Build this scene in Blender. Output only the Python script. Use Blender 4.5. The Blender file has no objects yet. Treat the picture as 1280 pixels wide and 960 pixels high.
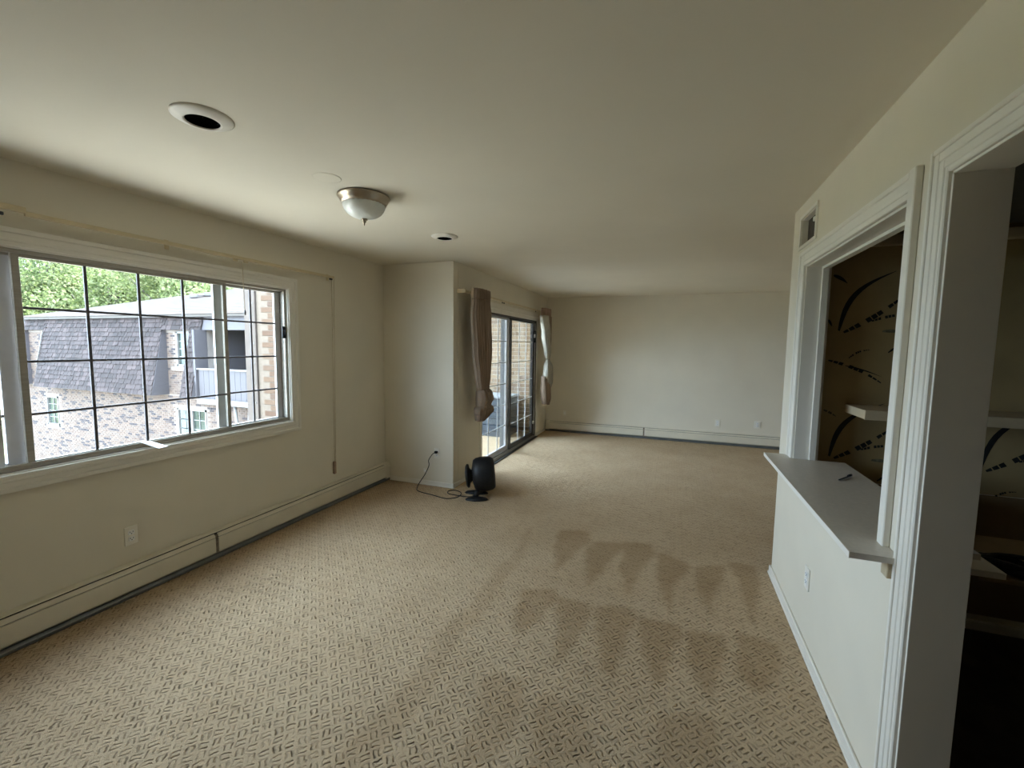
import bpy, bmesh, math, random
from mathutils import Vector, Matrix
import numpy as np

# ------------------------------------------------------------------ camera, sky, sun, exposure
SC = bpy.context.scene
COL = SC.collection
CAM_H, YAW, PITCH, ROLL, FPX = 1.5611, -0.35597, -0.08765, -0.01303, 542.62
cd = bpy.data.cameras.new('camera')
cam = bpy.data.objects.new('camera', cd)
COL.objects.link(cam)
cd.sensor_fit = 'HORIZONTAL'
cd.sensor_width = 36.0
cd.lens = FPX / 1280.0 * 36.0
cd.clip_start = 0.02
cd.clip_end = 300
fw = Vector((math.sin(YAW) * math.cos(PITCH), math.cos(YAW) * math.cos(PITCH), math.sin(PITCH)))
rt = Vector((math.cos(YAW), -math.sin(YAW), 0))
dn = fw.cross(rt)
cr, sr = math.cos(ROLL), math.sin(ROLL)
r2 = cr * rt + sr * dn
d2 = -sr * rt + cr * dn
cam.matrix_world = Matrix(((r2.x, -d2.x, -fw.x, 0), (r2.y, -d2.y, -fw.y, 0), (r2.z, -d2.z, -fw.z, CAM_H), (0, 0, 0, 1)))
SC.camera = cam

SKY_COL = (0.64, 0.80, 1.0)
SKY_STR = 21.0
w = bpy.data.worlds.new('sky')
SC.world = w
w.use_nodes = True
bg = w.node_tree.nodes['Background']
bg.inputs[0].default_value = (*SKY_COL, 1)
bg.inputs[1].default_value = SKY_STR
try:
    w.cycles.sampling_method = 'MANUAL'
    w.cycles.sample_map_resolution = 256
except Exception:
    pass

sd = bpy.data.lights.new('sun', 'SUN')
sd.energy = 38
sd.angle = 0.02
sd.color = (1.0, 0.95, 0.86)
sun = bpy.data.objects.new('sun', sd)
COL.objects.link(sun)
sun.rotation_euler = Vector((-0.12, -0.36, -0.93)).to_track_quat('-Z', 'Y').to_euler()

vs = SC.view_settings
vs.view_transform = 'Standard'
vs.look = 'None'
vs.gamma = 1
vs.use_curve_mapping = False
vs.exposure = 0.15
cy = SC.cycles
cy.max_bounces = 16
cy.diffuse_bounces = 12
cy.glossy_bounces = 4
cy.transmission_bounces = 6
cy.transparent_max_bounces = 16
cy.caustics_reflective = False
cy.caustics_refractive = False
cy.sample_clamp_indirect = 60
cy.use_denoising = True

# sampling portals in the two openings the daylight comes through
def portal(name, loc, rot, sx, sy):
    d = bpy.data.lights.new(name, 'AREA')
    d.shape = 'RECTANGLE'
    d.size, d.size_y = sx, sy
    d.cycles.is_portal = True
    o = bpy.data.objects.new(name, d)
    COL.objects.link(o)
    o.location = loc
    o.rotation_euler = rot
portal('window_portal', (-3.24, 1.745, 1.45), (0, -math.pi / 2, 0), 1.2, 2.3)
portal('door_portal', (-2.42, 6.0, 1.0), (0, -math.pi / 2, 0), 2.1, 2.4)

random.seed(7)
R = random.random
U = random.uniform

# ------------------------------------------------------------------ materials
def ramp_node(nt, stops):
    n = nt.nodes.new('ShaderNodeValToRGB')
    e = n.color_ramp.elements
    while len(e) > 1:
        e.remove(e[-1])
    e[0].position = stops[0][0]
    e[0].color = (*stops[0][1], 1)
    for p, c in stops[1:]:
        x = e.new(p)
        x.color = (*c, 1)
    return n

def mat(name, col, rough=0.6, metal=0.0, var=0.04, scale=30, bump=0.0, bscale=None, spec=0.5, stretch=None):
    m = bpy.data.materials.new(name)
    m.use_nodes = True
    nt = m.node_tree
    b = nt.nodes['Principled BSDF']
    b.inputs['Roughness'].default_value = rough
    b.inputs['Metallic'].default_value = metal
    b.inputs['Specular IOR Level'].default_value = spec
    tc = nt.nodes.new('ShaderNodeTexCoord')
    mp = nt.nodes.new('ShaderNodeMapping')
    nt.links.new(tc.outputs['Object'], mp.inputs[0])
    if stretch:
        mp.inputs['Scale'].default_value = stretch
    nz = nt.nodes.new('ShaderNodeTexNoise')
    nz.inputs['Scale'].default_value = scale
    nz.inputs['Detail'].default_value = 4
    nt.links.new(mp.outputs[0], nz.inputs[0])
    lo = tuple(max(0, c * (1 - var * 2)) for c in col)
    hi = tuple(min(1, c * (1 + var * 2)) for c in col)
    rp = ramp_node(nt, [(0.3, lo), (0.7, hi)])
    nt.links.new(nz.outputs[0], rp.inputs[0])
    nt.links.new(rp.outputs[0], b.inputs['Base Color'])
    if bump:
        n2 = nt.nodes.new('ShaderNodeTexNoise')
        n2.inputs['Scale'].default_value = bscale or scale * 4
        n2.inputs['Detail'].default_value = 3
        nt.links.new(mp.outputs[0], n2.inputs[0])
        bp = nt.nodes.new('ShaderNodeBump')
        bp.inputs['Strength'].default_value = bump
        bp.inputs['Distance'].default_value = 0.004
        nt.links.new(n2.outputs[0], bp.inputs['Height'])
        nt.links.new(bp.outputs[0], b.inputs['Normal'])
    return m

def mat_random(name, stops, rough=0.8, per='object', translucent=0.0):
    """colour picked per object (bricks) or per mesh island (shingles, leaves)"""
    m = bpy.data.materials.new(name)
    m.use_nodes = True
    nt = m.node_tree
    b = nt.nodes['Principled BSDF']
    b.inputs['Roughness'].default_value = rough
    b.inputs['Specular IOR Level'].default_value = 0.2
    if per == 'object':
        src = nt.nodes.new('ShaderNodeObjectInfo').outputs['Random']
    else:
        src = nt.nodes.new('ShaderNodeNewGeometry').outputs['Random Per Island']
    rp = ramp_node(nt, stops)
    nt.links.new(src, rp.inputs[0])
    tc = nt.nodes.new('ShaderNodeTexCoord')
    nz = nt.nodes.new('ShaderNodeTexNoise')
    nz.inputs['Scale'].default_value = 25
    nt.links.new(tc.outputs['Object'], nz.inputs[0])
    mx = nt.nodes.new('ShaderNodeMix')
    mx.data_type = 'RGBA'
    mx.blend_type = 'MULTIPLY'
    mx.inputs[0].default_value = 0.35
    nt.links.new(rp.outputs[0], mx.inputs[6])
    nt.links.new(nz.outputs[0], mx.inputs[7])
    nt.links.new(mx.outputs[2], b.inputs['Base Color'])
    if translucent:
        tr = nt.nodes.new('ShaderNodeBsdfTranslucent')
        nt.links.new(mx.outputs[2], tr.inputs[0])
        ms = nt.nodes.new('ShaderNodeMixShader')
        ms.inputs[0].default_value = translucent
        nt.links.new(b.outputs[0], ms.inputs[1])
        nt.links.new(tr.outputs[0], ms.inputs[2])
        nt.links.new(ms.outputs[0], nt.nodes['Material Output'].inputs[0])
    return m

def mat_glass(name, tint=(0.97, 0.99, 0.98)):
    m = bpy.data.materials.new(name)
    m.use_nodes = True
    nt = m.node_tree
    nt.nodes.remove(nt.nodes['Principled BSDF'])
    t = nt.nodes.new('ShaderNodeBsdfTransparent')
    t.inputs[0].default_value = (*tint, 1)
    g = nt.nodes.new('ShaderNodeBsdfGlossy')
    g.inputs['Roughness'].default_value = 0.02
    f = nt.nodes.new('ShaderNodeFresnel')
    ge = nt.nodes.new('ShaderNodeNewGeometry')
    mr = nt.nodes.new('ShaderNodeMapRange')     # the pane's far face sees the ray from inside: thin sheet, no total reflection
    mr.inputs[3].default_value = 1.45
    mr.inputs[4].default_value = 1 / 1.45
    nt.links.new(ge.outputs['Backfacing'], mr.inputs[0])
    nt.links.new(mr.outputs[0], f.inputs[0])
    s = nt.nodes.new('ShaderNodeMixShader')
    nt.links.new(f.outputs[0], s.inputs[0])
    nt.links.new(t.outputs[0], s.inputs[1])
    nt.links.new(g.outputs[0], s.inputs[2])
    nt.links.new(s.outputs[0], nt.nodes['Material Output'].inputs[0])
    return m

def mat_carpet():
    m = bpy.data.materials.new('woven_loop_carpet')
    m.use_nodes = True
    nt = m.node_tree
    L = nt.links.new
    def math_(op, a, b=None, c=None):
        n = nt.nodes.new('ShaderNodeMath')
        n.operation = op
        for i, v in enumerate((a, b, c)):
            if v is None:
                continue
            if isinstance(v, (int, float)):
                n.inputs[i].default_value = v
            else:
                L(v, n.inputs[i])
        return n.outputs[0]
    b = nt.nodes['Principled BSDF']
    b.inputs['Roughness'].default_value = 0.95
    b.inputs['Specular IOR Level'].default_value = 0.1
    tc = nt.nodes.new('ShaderNodeTexCoord')
    mp = nt.nodes.new('ShaderNodeMapping')
    mp.inputs['Rotation'].default_value = (0, 0, math.radians(45))
    mp.inputs['Scale'].default_value = (1 / 0.0435,) * 3
    L(tc.outputs['Object'], mp.inputs[0])
    nz = nt.nodes.new('ShaderNodeTexNoise')
    nz.inputs['Scale'].default_value = 1.6
    nz.inputs['Detail'].default_value = 2
    L(mp.outputs[0], nz.inputs[0])
    vm = nt.nodes.new('ShaderNodeVectorMath')
    vm.operation = 'SCALE'
    L(nz.outputs['Color'], vm.inputs[0])
    vm.inputs['Scale'].default_value = 0.5
    va = nt.nodes.new('ShaderNodeVectorMath')
    va.operation = 'ADD'
    L(mp.outputs[0], va.inputs[0])
    L(vm.outputs[0], va.inputs[1])
    sx = nt.nodes.new('ShaderNodeSeparateXYZ')
    L(va.outputs[0], sx.inputs[0])
    u, v = sx.outputs[0], sx.outputs[1]
    par = math_('MODULO', math_('ADD', math_('FLOOR', u), math_('ADD', math_('FLOOR', v), 2000.0)), 2.0)
    par = math_('GREATER_THAN', par, 0.5)
    fu, fv = math_('FRACT', u), math_('FRACT', v)
    def sel(a, c):   # par ? a : c
        return math_('ADD', math_('MULTIPLY', a, par), math_('MULTIPLY', c, math_('SUBTRACT', 1.0, par)))
    along, across = sel(fu, fv), sel(fv, fu)
    # two short sunk dashes per cell
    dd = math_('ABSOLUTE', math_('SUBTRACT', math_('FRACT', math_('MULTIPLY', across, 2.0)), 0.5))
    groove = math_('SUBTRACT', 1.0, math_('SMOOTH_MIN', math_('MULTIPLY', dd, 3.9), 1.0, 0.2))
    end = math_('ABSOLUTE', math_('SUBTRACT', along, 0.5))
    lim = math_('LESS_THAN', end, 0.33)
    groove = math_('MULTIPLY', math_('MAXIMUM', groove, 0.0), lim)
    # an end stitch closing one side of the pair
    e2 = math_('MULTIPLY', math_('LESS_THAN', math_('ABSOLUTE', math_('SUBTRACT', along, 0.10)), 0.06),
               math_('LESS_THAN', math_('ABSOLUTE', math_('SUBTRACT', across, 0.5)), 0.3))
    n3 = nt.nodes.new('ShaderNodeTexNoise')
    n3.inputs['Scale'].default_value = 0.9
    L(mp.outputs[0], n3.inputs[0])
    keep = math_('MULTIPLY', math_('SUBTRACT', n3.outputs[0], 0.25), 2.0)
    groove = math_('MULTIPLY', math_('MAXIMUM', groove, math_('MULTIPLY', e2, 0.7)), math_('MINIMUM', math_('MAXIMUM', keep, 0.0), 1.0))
    # yarn fuzz
    n4 = nt.nodes.new('ShaderNodeTexNoise')
    n4.inputs['Scale'].default_value = 9
    n4.inputs['Detail'].default_value = 3
    L(mp.outputs[0], n4.inputs[0])
    height = math_('ADD', math_('MULTIPLY', groove, -1.0), math_('MULTIPLY', n4.outputs[0], 0.5))
    bp = nt.nodes.new('ShaderNodeBump')
    bp.inputs['Strength'].default_value = 1.0
    bp.inputs['Distance'].default_value = 0.010
    L(height, bp.inputs['Height'])
    L(bp.outputs[0], b.inputs['Normal'])
    # colour: yarn, pit shade painted into the cut, pile lay (attribute) and slow variation
    at = nt.nodes.new('ShaderNodeAttribute')
    at.attribute_name = 'pile'
    n5 = nt.nodes.new('ShaderNodeTexNoise')
    n5.inputs['Scale'].default_value = 0.12
    n5.inputs['Detail'].default_value = 5
    L(mp.outputs[0], n5.inputs[0])
    lay = math_('ADD', at.outputs['Fac'], math_('MULTIPLY', math_('SUBTRACT', n5.outputs[0], 0.5), 0.8))
    lay = math_('MINIMUM', math_('MAXIMUM', lay, 0.0), 1.0)
    rp = ramp_node(nt, [(0.0, (0.65, 0.488, 0.315)), (1.0, (0.43, 0.288, 0.158))])
    L(lay, rp.inputs[0])
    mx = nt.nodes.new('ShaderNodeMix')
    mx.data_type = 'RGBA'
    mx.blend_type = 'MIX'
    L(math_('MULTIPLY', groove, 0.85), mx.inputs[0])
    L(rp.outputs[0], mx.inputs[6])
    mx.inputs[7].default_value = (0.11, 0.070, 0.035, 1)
    m2 = nt.nodes.new('ShaderNodeMix')
    m2.data_type = 'RGBA'
    m2.blend_type = 'MULTIPLY'
    m2.inputs[0].default_value = 0.30
    L(mx.outputs[2], m2.inputs[6])
    L(n4.outputs[0], m2.inputs[7])
    L(m2.outputs[2], b.inputs['Base Color'])
    return m

M = {}
M['wall'] = mat('wall_paint', (0.73, 0.68, 0.57), 0.75, var=0.012, scale=3, bump=0.06, bscale=90, spec=0.25)
M['ceiling'] = mat('ceiling_paint', (0.73, 0.68, 0.57), 0.85, var=0.015, scale=1.5, bump=0.05, bscale=60, spec=0.15)
M['trim'] = mat('trim_paint', (0.78, 0.745, 0.67), 0.45, var=0.01, scale=8, bump=0.04, bscale=60)
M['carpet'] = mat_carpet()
M['alu'] = mat('anodised_aluminium', (0.40, 0.37, 0.32), 0.45, 0.5, var=0.05, scale=12, stretch=(1, 1, 12))
M['post'] = mat('outer_post_paint', (0.1625, 0.1690, 0.1755), 0.6, var=0.03)
M['alu_light'] = mat('pale_aluminium', (0.62, 0.61, 0.62), 0.45, 0.0, var=0.03, scale=12)
M['bronze'] = mat('dark_bronze_aluminium', (0.05, 0.047, 0.045), 0.4, 0.6, var=0.1, scale=15)
M['muntin'] = mat('muntin_grey', (0.11, 0.10, 0.105), 0.5, 0.2, var=0.05, scale=20)
M['muntin_pale'] = mat('muntin_pale', (0.62, 0.62, 0.62), 0.5, 0.0, var=0.03, scale=20)
M['glass'] = mat_glass('window_glass')
M['heater'] = mat('heater_enamel', (0.72, 0.67, 0.55), 0.4, var=0.02, scale=6)
M['dark'] = mat('dark_gap_metal', (0.03, 0.028, 0.025), 0.6, 0.3, var=0.1)
M['damper'] = mat('heater_grey_steel', (0.20, 0.21, 0.21), 0.45, 0.5, var=0.08, scale=9)
M['plastic'] = mat('ivory_plastic', (0.80, 0.77, 0.69), 0.35, var=0.01)
M['white'] = mat('white_plastic', (0.86, 0.86, 0.86), 0.4, var=0.01)
M['black'] = mat('black_plastic', (0.009, 0.009, 0.010), 0.5, var=0.2, scale=60, spec=0.3)
M['soot'] = mat('black_baffle', (0.003, 0.003, 0.003), 1.0, spec=0.0)
M['nickel'] = mat('brushed_nickel', (0.46, 0.39, 0.30), 0.33, 1.0, var=0.05, scale=8)
M['frost'] = mat('frosted_glass', (0.80, 0.82, 0.78), 0.35, var=0.02, spec=0.6)
M['can'] = mat('can_trim_paint', (0.78, 0.74, 0.66), 0.5, var=0.02)
M['rod'] = mat('cream_enamel_rod', (0.60, 0.50, 0.32), 0.4, var=0.04, scale=12)
M['cord'] = mat('cream_cord', (0.55, 0.47, 0.34), 0.8, var=0.06, scale=80)
M['curtain'] = mat('taupe_curtain', (0.28, 0.205, 0.15), 0.9, var=0.1, scale=12, bump=0.25, bscale=260, stretch=(1, 1, 0.2))
M['lining'] = mat('white_curtain_lining', (0.46, 0.43, 0.36), 0.9, var=0.05, scale=9, bump=0.2, bscale=200)
M['counter'] = mat('counter_laminate', (0.60, 0.555, 0.49), 0.38, var=0.03, scale=60)
M['paper'] = mat('ochre_wallpaper', (0.36, 0.27, 0.13), 0.8, var=0.05, scale=5, bump=0.05)
M['leafprint'] = mat('black_leaf_print', (0.012, 0.013, 0.012), 0.7, var=0.3, scale=30)
M['leafgrey'] = mat('grey_leaf_print', (0.16, 0.145, 0.09), 0.7, var=0.3, scale=40)
M['dado'] = mat('tan_dado_paint', (0.27, 0.19, 0.10), 0.7, var=0.06, scale=5)
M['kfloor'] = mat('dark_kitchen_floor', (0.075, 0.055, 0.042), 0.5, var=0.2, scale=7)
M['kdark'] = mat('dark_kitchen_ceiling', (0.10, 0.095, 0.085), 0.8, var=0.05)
M['shelfwood'] = mat('tan_shelf_board', (0.50, 0.41, 0.27), 0.5, var=0.04, scale=14)
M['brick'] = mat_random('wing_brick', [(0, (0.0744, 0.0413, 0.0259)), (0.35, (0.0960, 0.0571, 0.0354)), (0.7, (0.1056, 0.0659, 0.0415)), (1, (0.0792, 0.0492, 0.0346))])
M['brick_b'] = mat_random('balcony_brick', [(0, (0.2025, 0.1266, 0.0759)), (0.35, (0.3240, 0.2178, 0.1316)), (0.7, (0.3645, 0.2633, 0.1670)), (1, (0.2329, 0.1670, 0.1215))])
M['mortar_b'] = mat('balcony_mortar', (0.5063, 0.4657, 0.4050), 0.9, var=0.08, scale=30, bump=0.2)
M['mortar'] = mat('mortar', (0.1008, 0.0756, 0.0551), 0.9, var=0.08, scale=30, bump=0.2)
M['deck'] = mat('balcony_concrete', (0.3024, 0.3168, 0.3312), 0.8, var=0.05, scale=14, bump=0.1)
M['chest'] = mat('slate_blue_slats', (0.05, 0.066, 0.085), 0.6, var=0.1, scale=14)
M['board'] = mat('tan_corner_board', (0.0624, 0.0455, 0.0355), 0.8, var=0.08, scale=10)
M['exterior'] = mat('exterior_siding', (0.10, 0.092, 0.085), 0.8, var=0.05)
M['nbrick'] = mat_random('neighbour_brick', [(0, (0.0295, 0.0257, 0.0303)), (0.16, (0.0483, 0.0388, 0.0405)), (0.2, (0.0968, 0.0672, 0.0544)), (0.6, (0.1180, 0.0852, 0.0681)), (1, (0.1007, 0.0774, 0.0656))], per='island')
M['nmortar'] = mat('neighbour_mortar', (0.1259, 0.1057, 0.0933), 0.9, var=0.08, scale=3)
M['shingle'] = mat_random('grey_shingle', [(0, (0.0175, 0.0123, 0.0124)), (0.5, (0.0277, 0.0194, 0.0193)), (0.85, (0.0381, 0.0270, 0.0268)), (1, (0.0498, 0.0352, 0.0344))], per='island')
M['roofsh'] = mat_random('pale_roof_shingle', [(0, (0.0243, 0.0171, 0.0150)), (0.6, (0.0281, 0.0203, 0.0171)), (1, (0.0342, 0.0242, 0.0206))], per='island')
M['nwhite'] = mat('neighbour_white_trim', (0.1187, 0.1120, 0.1053), 0.6, var=0.03)
M['nsiding'] = mat('neighbour_grey_siding', (0.0423, 0.0371, 0.0419), 0.7, var=0.05)
M['nfascia'] = mat('neighbour_fascia', (0.0535, 0.0470, 0.0452), 0.6, var=0.05)
M['npane'] = mat('neighbour_pane', (0.0280, 0.0378, 0.0336), 0.15, var=0.3, scale=2, spec=0.3)
M['ncurtain'] = mat('neighbour_curtain', (0.0770, 0.0840, 0.0812), 0.8, var=0.1, scale=5)
M['grass'] = mat('lawn', (0.095, 0.105, 0.045), 0.95, var=0.2, scale=2, bump=0.3, bscale=40)
M['path'] = mat('pale_concrete_path', (0.35, 0.325, 0.285), 0.9, var=0.06, scale=4)
M['leaf_a'] = mat_random('fresh_leaves', [(0, (0.0682, 0.0938, 0.0307)), (0.5, (0.1450, 0.1791, 0.0682)), (1, (0.2388, 0.2558, 0.1450))], 0.8, 'island', 0.5)
M['leaf_b'] = mat_random('deep_leaves', [(0, (0.0279, 0.0459, 0.0179)), (0.6, (0.0549, 0.0778, 0.0339)), (1, (0.0949, 0.1148, 0.0599))], 0.8, 'island', 0.45)
M['bark'] = mat('bark', (0.035, 0.028, 0.022), 0.95, var=0.2, scale=12, bump=0.4)

# ------------------------------------------------------------------ mesh helpers
def new():
    return bmesh.new()

def box(bm, a, b, bev=0.0):
    x0, x1 = sorted((a[0], b[0])); y0, y1 = sorted((a[1], b[1])); z0, z1 = sorted((a[2], b[2]))
    vs_ = [bm.verts.new((x, y, z)) for z in (z0, z1) for y in (y0, y1) for x in (x0, x1)]
    fs = [(0, 2, 3, 1), (4, 5, 7, 6), (0, 1, 5, 4), (2, 6, 7, 3), (0, 4, 6, 2), (1, 3, 7, 5)]
    faces = [bm.faces.new([vs_[i] for i in f]) for f in fs]
    if bev:
        es = list({e for f in faces for e in f.edges})
        bmesh.ops.bevel(bm, geom=es, offset=bev, segments=1, affect='EDGES', profile=0.5)
    return bm

def prism(bm, pts, vec):
    """solid from a planar polygon (3-D points) pushed along vec"""
    v = Vector(vec)
    a = [bm.verts.new(p) for p in pts]
    b = [bm.verts.new(Vector(p) + v) for p in pts]
    n = len(pts)
    bm.faces.new(a)
    bm.faces.new(b[::-1])
    for i in range(n):
        bm.faces.new((a[i], b[i], b[(i + 1) % n], a[(i + 1) % n]))
    bmesh.ops.recalc_face_normals(bm, faces=bm.faces[:])
    return bm

def tube(bm, pts, r, seg=8, cap=True):
    pts = [Vector(p) for p in pts]
    rs = r if isinstance(r, (list, tuple)) else [r] * len(pts)
    rings = []
    prev = None
    for i, p in enumerate(pts):
        if i == 0: t = pts[1] - p
        elif i == len(pts) - 1: t = p - pts[i - 1]
        else: t = pts[i + 1] - pts[i - 1]
        t.normalize()
        if prev is None:
            up = Vector((0, 0, 1)) if abs(t.z) < 0.9 else Vector((1, 0, 0))
            n = t.cross(up).normalized()
        else:
            n = (prev - t * prev.dot(t)).normalized()
        prev = n
        bn = t.cross(n)
        rings.append([bm.verts.new(p + rs[i] * (math.cos(2 * math.pi * k / seg) * n + math.sin(2 * math.pi * k / seg) * bn)) for k in range(seg)])
    for a, b in zip(rings, rings[1:]):
        for k in range(seg):
            f = bm.faces.new((a[k], a[(k + 1) % seg], b[(k + 1) % seg], b[k]))
            f.smooth = True
    if cap:
        bm.faces.new(rings[0][::-1])
        bm.faces.new(rings[-1])
    return bm

def lathe(bm, prof, mtx, seg=32, ripple=None, capend=False):
    """prof: (radius, height) along local z of mtx"""
    rings = []
    for j, (r, h) in enumerate(prof):
        ring = []
        for k in range(seg):
            a = 2 * math.pi * k / seg
            rr = r * (1 + (ripple * (1 if k % 2 else -1) if ripple and 0 < j < len(prof) - 1 else 0))
            ring.append(bm.verts.new(mtx @ Vector((rr * math.cos(a), rr * math.sin(a), h))))
        rings.append(ring)
    for a, b in zip(rings, rings[1:]):
        for k in range(seg):
            f = bm.faces.new((a[k], a[(k + 1) % seg], b[(k + 1) % seg], b[k]))
            f.smooth = True
    if capend:
        bm.faces.new(rings[0][::-1])
        bm.faces.new(rings[-1])
    bmesh.ops.recalc_face_normals(bm, faces=bm.faces[:])
    return bm

def wloc(o):
    p = Vector((0, 0, 0))
    while o is not None:
        p = p + o.location
        o = o.parent
    return p

def obj(name, bm, m, parent=None, loc=None, smooth=False):
    """link one mesh object; the bmesh is in world coordinates"""
    base = Vector(loc) if loc is not None else (wloc(parent) if parent is not None else Vector((0, 0, 0)))
    bmesh.ops.translate(bm, verts=bm.verts[:], vec=-base)
    me = bpy.data.meshes.new(name)
    bm.to_mesh(me)
    bm.free()
    if smooth:
        for p in me.polygons:
            p.use_smooth = True
    me.materials.append(m)
    o = bpy.data.objects.new(name, me)
    COL.objects.link(o)
    if parent is not None:
        o.parent = parent
        o.location = base - wloc(parent)
    else:
        o.location = base
    return o

def thing(name, label, cat, loc, group=None):
    o = bpy.data.objects.new(name, None)
    COL.objects.link(o)
    o.location = loc
    o.empty_display_size = 0.05
    o['label'] = label
    o['category'] = cat
    if group:
        o['group'] = group
    return o

def tag(o, label, cat, group=None):
    o['label'] = label
    o['category'] = cat
    if group:
        o['group'] = group
    return o

def struct(name, bm, m, parent=None, loc=None):
    o = obj(name, bm, m, parent, loc)
    if parent is None:
        o['kind'] = 'structure'
    return o

def struct_empty(name, loc):
    o = bpy.data.objects.new(name, None)
    COL.objects.link(o)
    o.location = loc
    o.empty_display_size = 0.1
    o['kind'] = 'structure'
    return o

def copy_tree(o, parent=None):
    c = o.copy()
    COL.objects.link(c)
    if parent is not None:
        c.parent = parent
    for ch in list(o.children):
        copy_tree(ch, c)
    return c

def boxes(*bs):
    bm = new()
    for b in bs:
        box(bm, b[0], b[1], b[2] if len(b) > 2 else 0)
    return bm

# ------------------------------------------------------------------ room dimensions (metres)
XL, XJ, XR = -3.092, -2.2045, 0.698        # window wall, balcony door wall, pass-through wall
YJ, YB, YE, YF = 4.124, 7.75, 3.3575, -4.2  # return wall, back wall, end of pass-through wall, wall behind camera
H = 2.44
WT = 0.122                                  # inner wall thickness
KX1, KY0, KY1 = 3.0, -4.2, 3.10             # kitchen extents
LX1 = 4.2                                   # far side of the living part
W0, W1, WZ0, WZ1 = 0.66, 2.83, 0.885, 2.02  # window opening
D0, D1, DZ1 = 4.86, 7.10, 1.985             # balcony door opening
P0, P1, PZ0, PZ1 = 1.785, 3.0, 0.91, 2.045  # pass-through opening
G0, G1, GZ1 = 0.70, 1.577, 2.048            # doorway opening

# ---- floor with the vacuum marks as the lie of the pile
def px2floor(u, v):
    d = r2 * ((u - 640) / FPX) + d2 * ((v - 480) / FPX) + fw
    t = -CAM_H / d.z
    return (d.x * t, d.y * t)
def crop5(pts):
    return [px2floor(640 + a / 3.556, 620 + b / 3.556) for a, b in pts]
def crop8(pts):
    return [px2floor(300 + a / 1.684, 560 + b / 1.684) for a, b in pts]
VAC = [crop5(p) for p in (
    [(210, 150), (330, 160), (340, 210), (250, 290), (170, 340), (200, 210)],
    [(350, 200), (470, 200), (480, 240), (420, 320), (320, 400), (330, 310)],
    [(480, 200), (620, 220), (620, 270), (560, 380), (500, 440), (490, 300)],
    [(640, 250), (770, 290), (780, 310), (720, 420), (690, 520), (670, 420)],
    [(800, 310), (940, 310), (930, 360), (910, 450), (890, 550), (840, 420)],
    [(960, 300), (1080, 310), (1090, 450), (1100, 620), (1050, 480), (1020, 420)],
    [(60, 420), (200, 420), (210, 470), (110, 560), (0, 620), (0, 520)],
    [(210, 450), (350, 470), (370, 500), (330, 580), (160, 770), (200, 600)],
    [(380, 480), (520, 500), (560, 560), (500, 700), (430, 800), (380, 760), (385, 600)],
    [(570, 540), (730, 570), (750, 640), (700, 760), (640, 860), (590, 760)],
    [(770, 590), (930, 610), (960, 680), (910, 860), (890, 940), (830, 820), (790, 700)],
    [(970, 610), (1180, 660), (1190, 760), (1150, 900), (1060, 860), (1000, 760)],
)] + [crop8(p) for p in (
    [(620, 160), (590, 240), (500, 360), (420, 480), (330, 600), (270, 674), (200, 674), (320, 520), (440, 370), (540, 260)],
    [(520, 480), (610, 490), (600, 560), (500, 674), (430, 674), (480, 580)],
    [(640, 520), (730, 540), (760, 674), (600, 674)],
    [(880, 560), (980, 540), (1010, 674), (880, 674)],
)]
VW = [1.0] * 12 + [0.5, 0.7, 0.7, 0.7]      # how far each patch of pile is brushed over
def inside(p, poly):
    x, y = p
    c = False
    j = len(poly) - 1
    for i in range(len(poly)):
        xi, yi = poly[i]; xj, yj = poly[j]
        if (yi > y) != (yj > y) and x < (xj - xi) * (y - yi) / (yj - yi) + xi:
            c = not c
        j = i
    return c

def make_floor():
    x0, x1, y0, y1 = XL - 0.05, LX1, YF, YB + 0.05
    st = 0.025
    nx, ny = int((x1 - x0) / st), int((y1 - y0) / st)
    xs = np.linspace(x0, x1, nx + 1)
    ys = np.linspace(y0, y1, ny + 1)
    vert = [(x, y, 0.0) for y in ys for x in xs]
    face = [(j * (nx + 1) + i, j * (nx + 1) + i + 1, (j + 1) * (nx + 1) + i + 1, (j + 1) * (nx + 1) + i) for j in range(ny) for i in range(nx)]
    me = bpy.data.meshes.new('floor')
    me.from_pydata(vert, [], face)
    g = np.zeros((ny + 1, nx + 1))
    bbs = [(min(p[0] for p in q), max(p[0] for p in q), min(p[1] for p in q), max(p[1] for p in q)) for q in VAC]
    rnd = random.Random(3)
    for j, y in enumerate(ys):
        if y > 5 or y < 0.4:
            continue
        for i, x in enumerate(xs):
            xx, yy = x + 0.018 * math.sin(9 * y + 3 * x), y + 0.018 * math.sin(11 * x)
            for bb, q in zip(bbs, VAC):
                if bb[0] <= xx <= bb[1] and bb[2] <= yy <= bb[3] and inside((xx, yy), q):
                    g[j, i] = VW[VAC.index(q)]
                    break
    k = g.copy()
    k[1:-1, 1:-1] = (g[1:-1, 1:-1] * 2 + g[:-2, 1:-1] + g[2:, 1:-1] + g[1:-1, :-2] + g[1:-1, 2:]) / 6
    a = me.attributes.new('pile', 'FLOAT', 'POINT')
    a.data.foreach_set('value', (0.12 + 0.62 * k).ravel().astype(np.float32))
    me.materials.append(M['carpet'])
    o = bpy.data.objects.new('floor', me)
    COL.objects.link(o)
    o['kind'] = 'structure'
make_floor()
struct('subfloor', boxes(((XL - 0.2, YF - 0.1, -0.25), (LX1 + 0.1, YB + 0.1, -0.012))), M['exterior'])
struct('floor_kitchen', boxes(((XR + 0.02, KY0, -0.01), (KX1, KY1, 0.004))), M['kfloor'])

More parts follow.
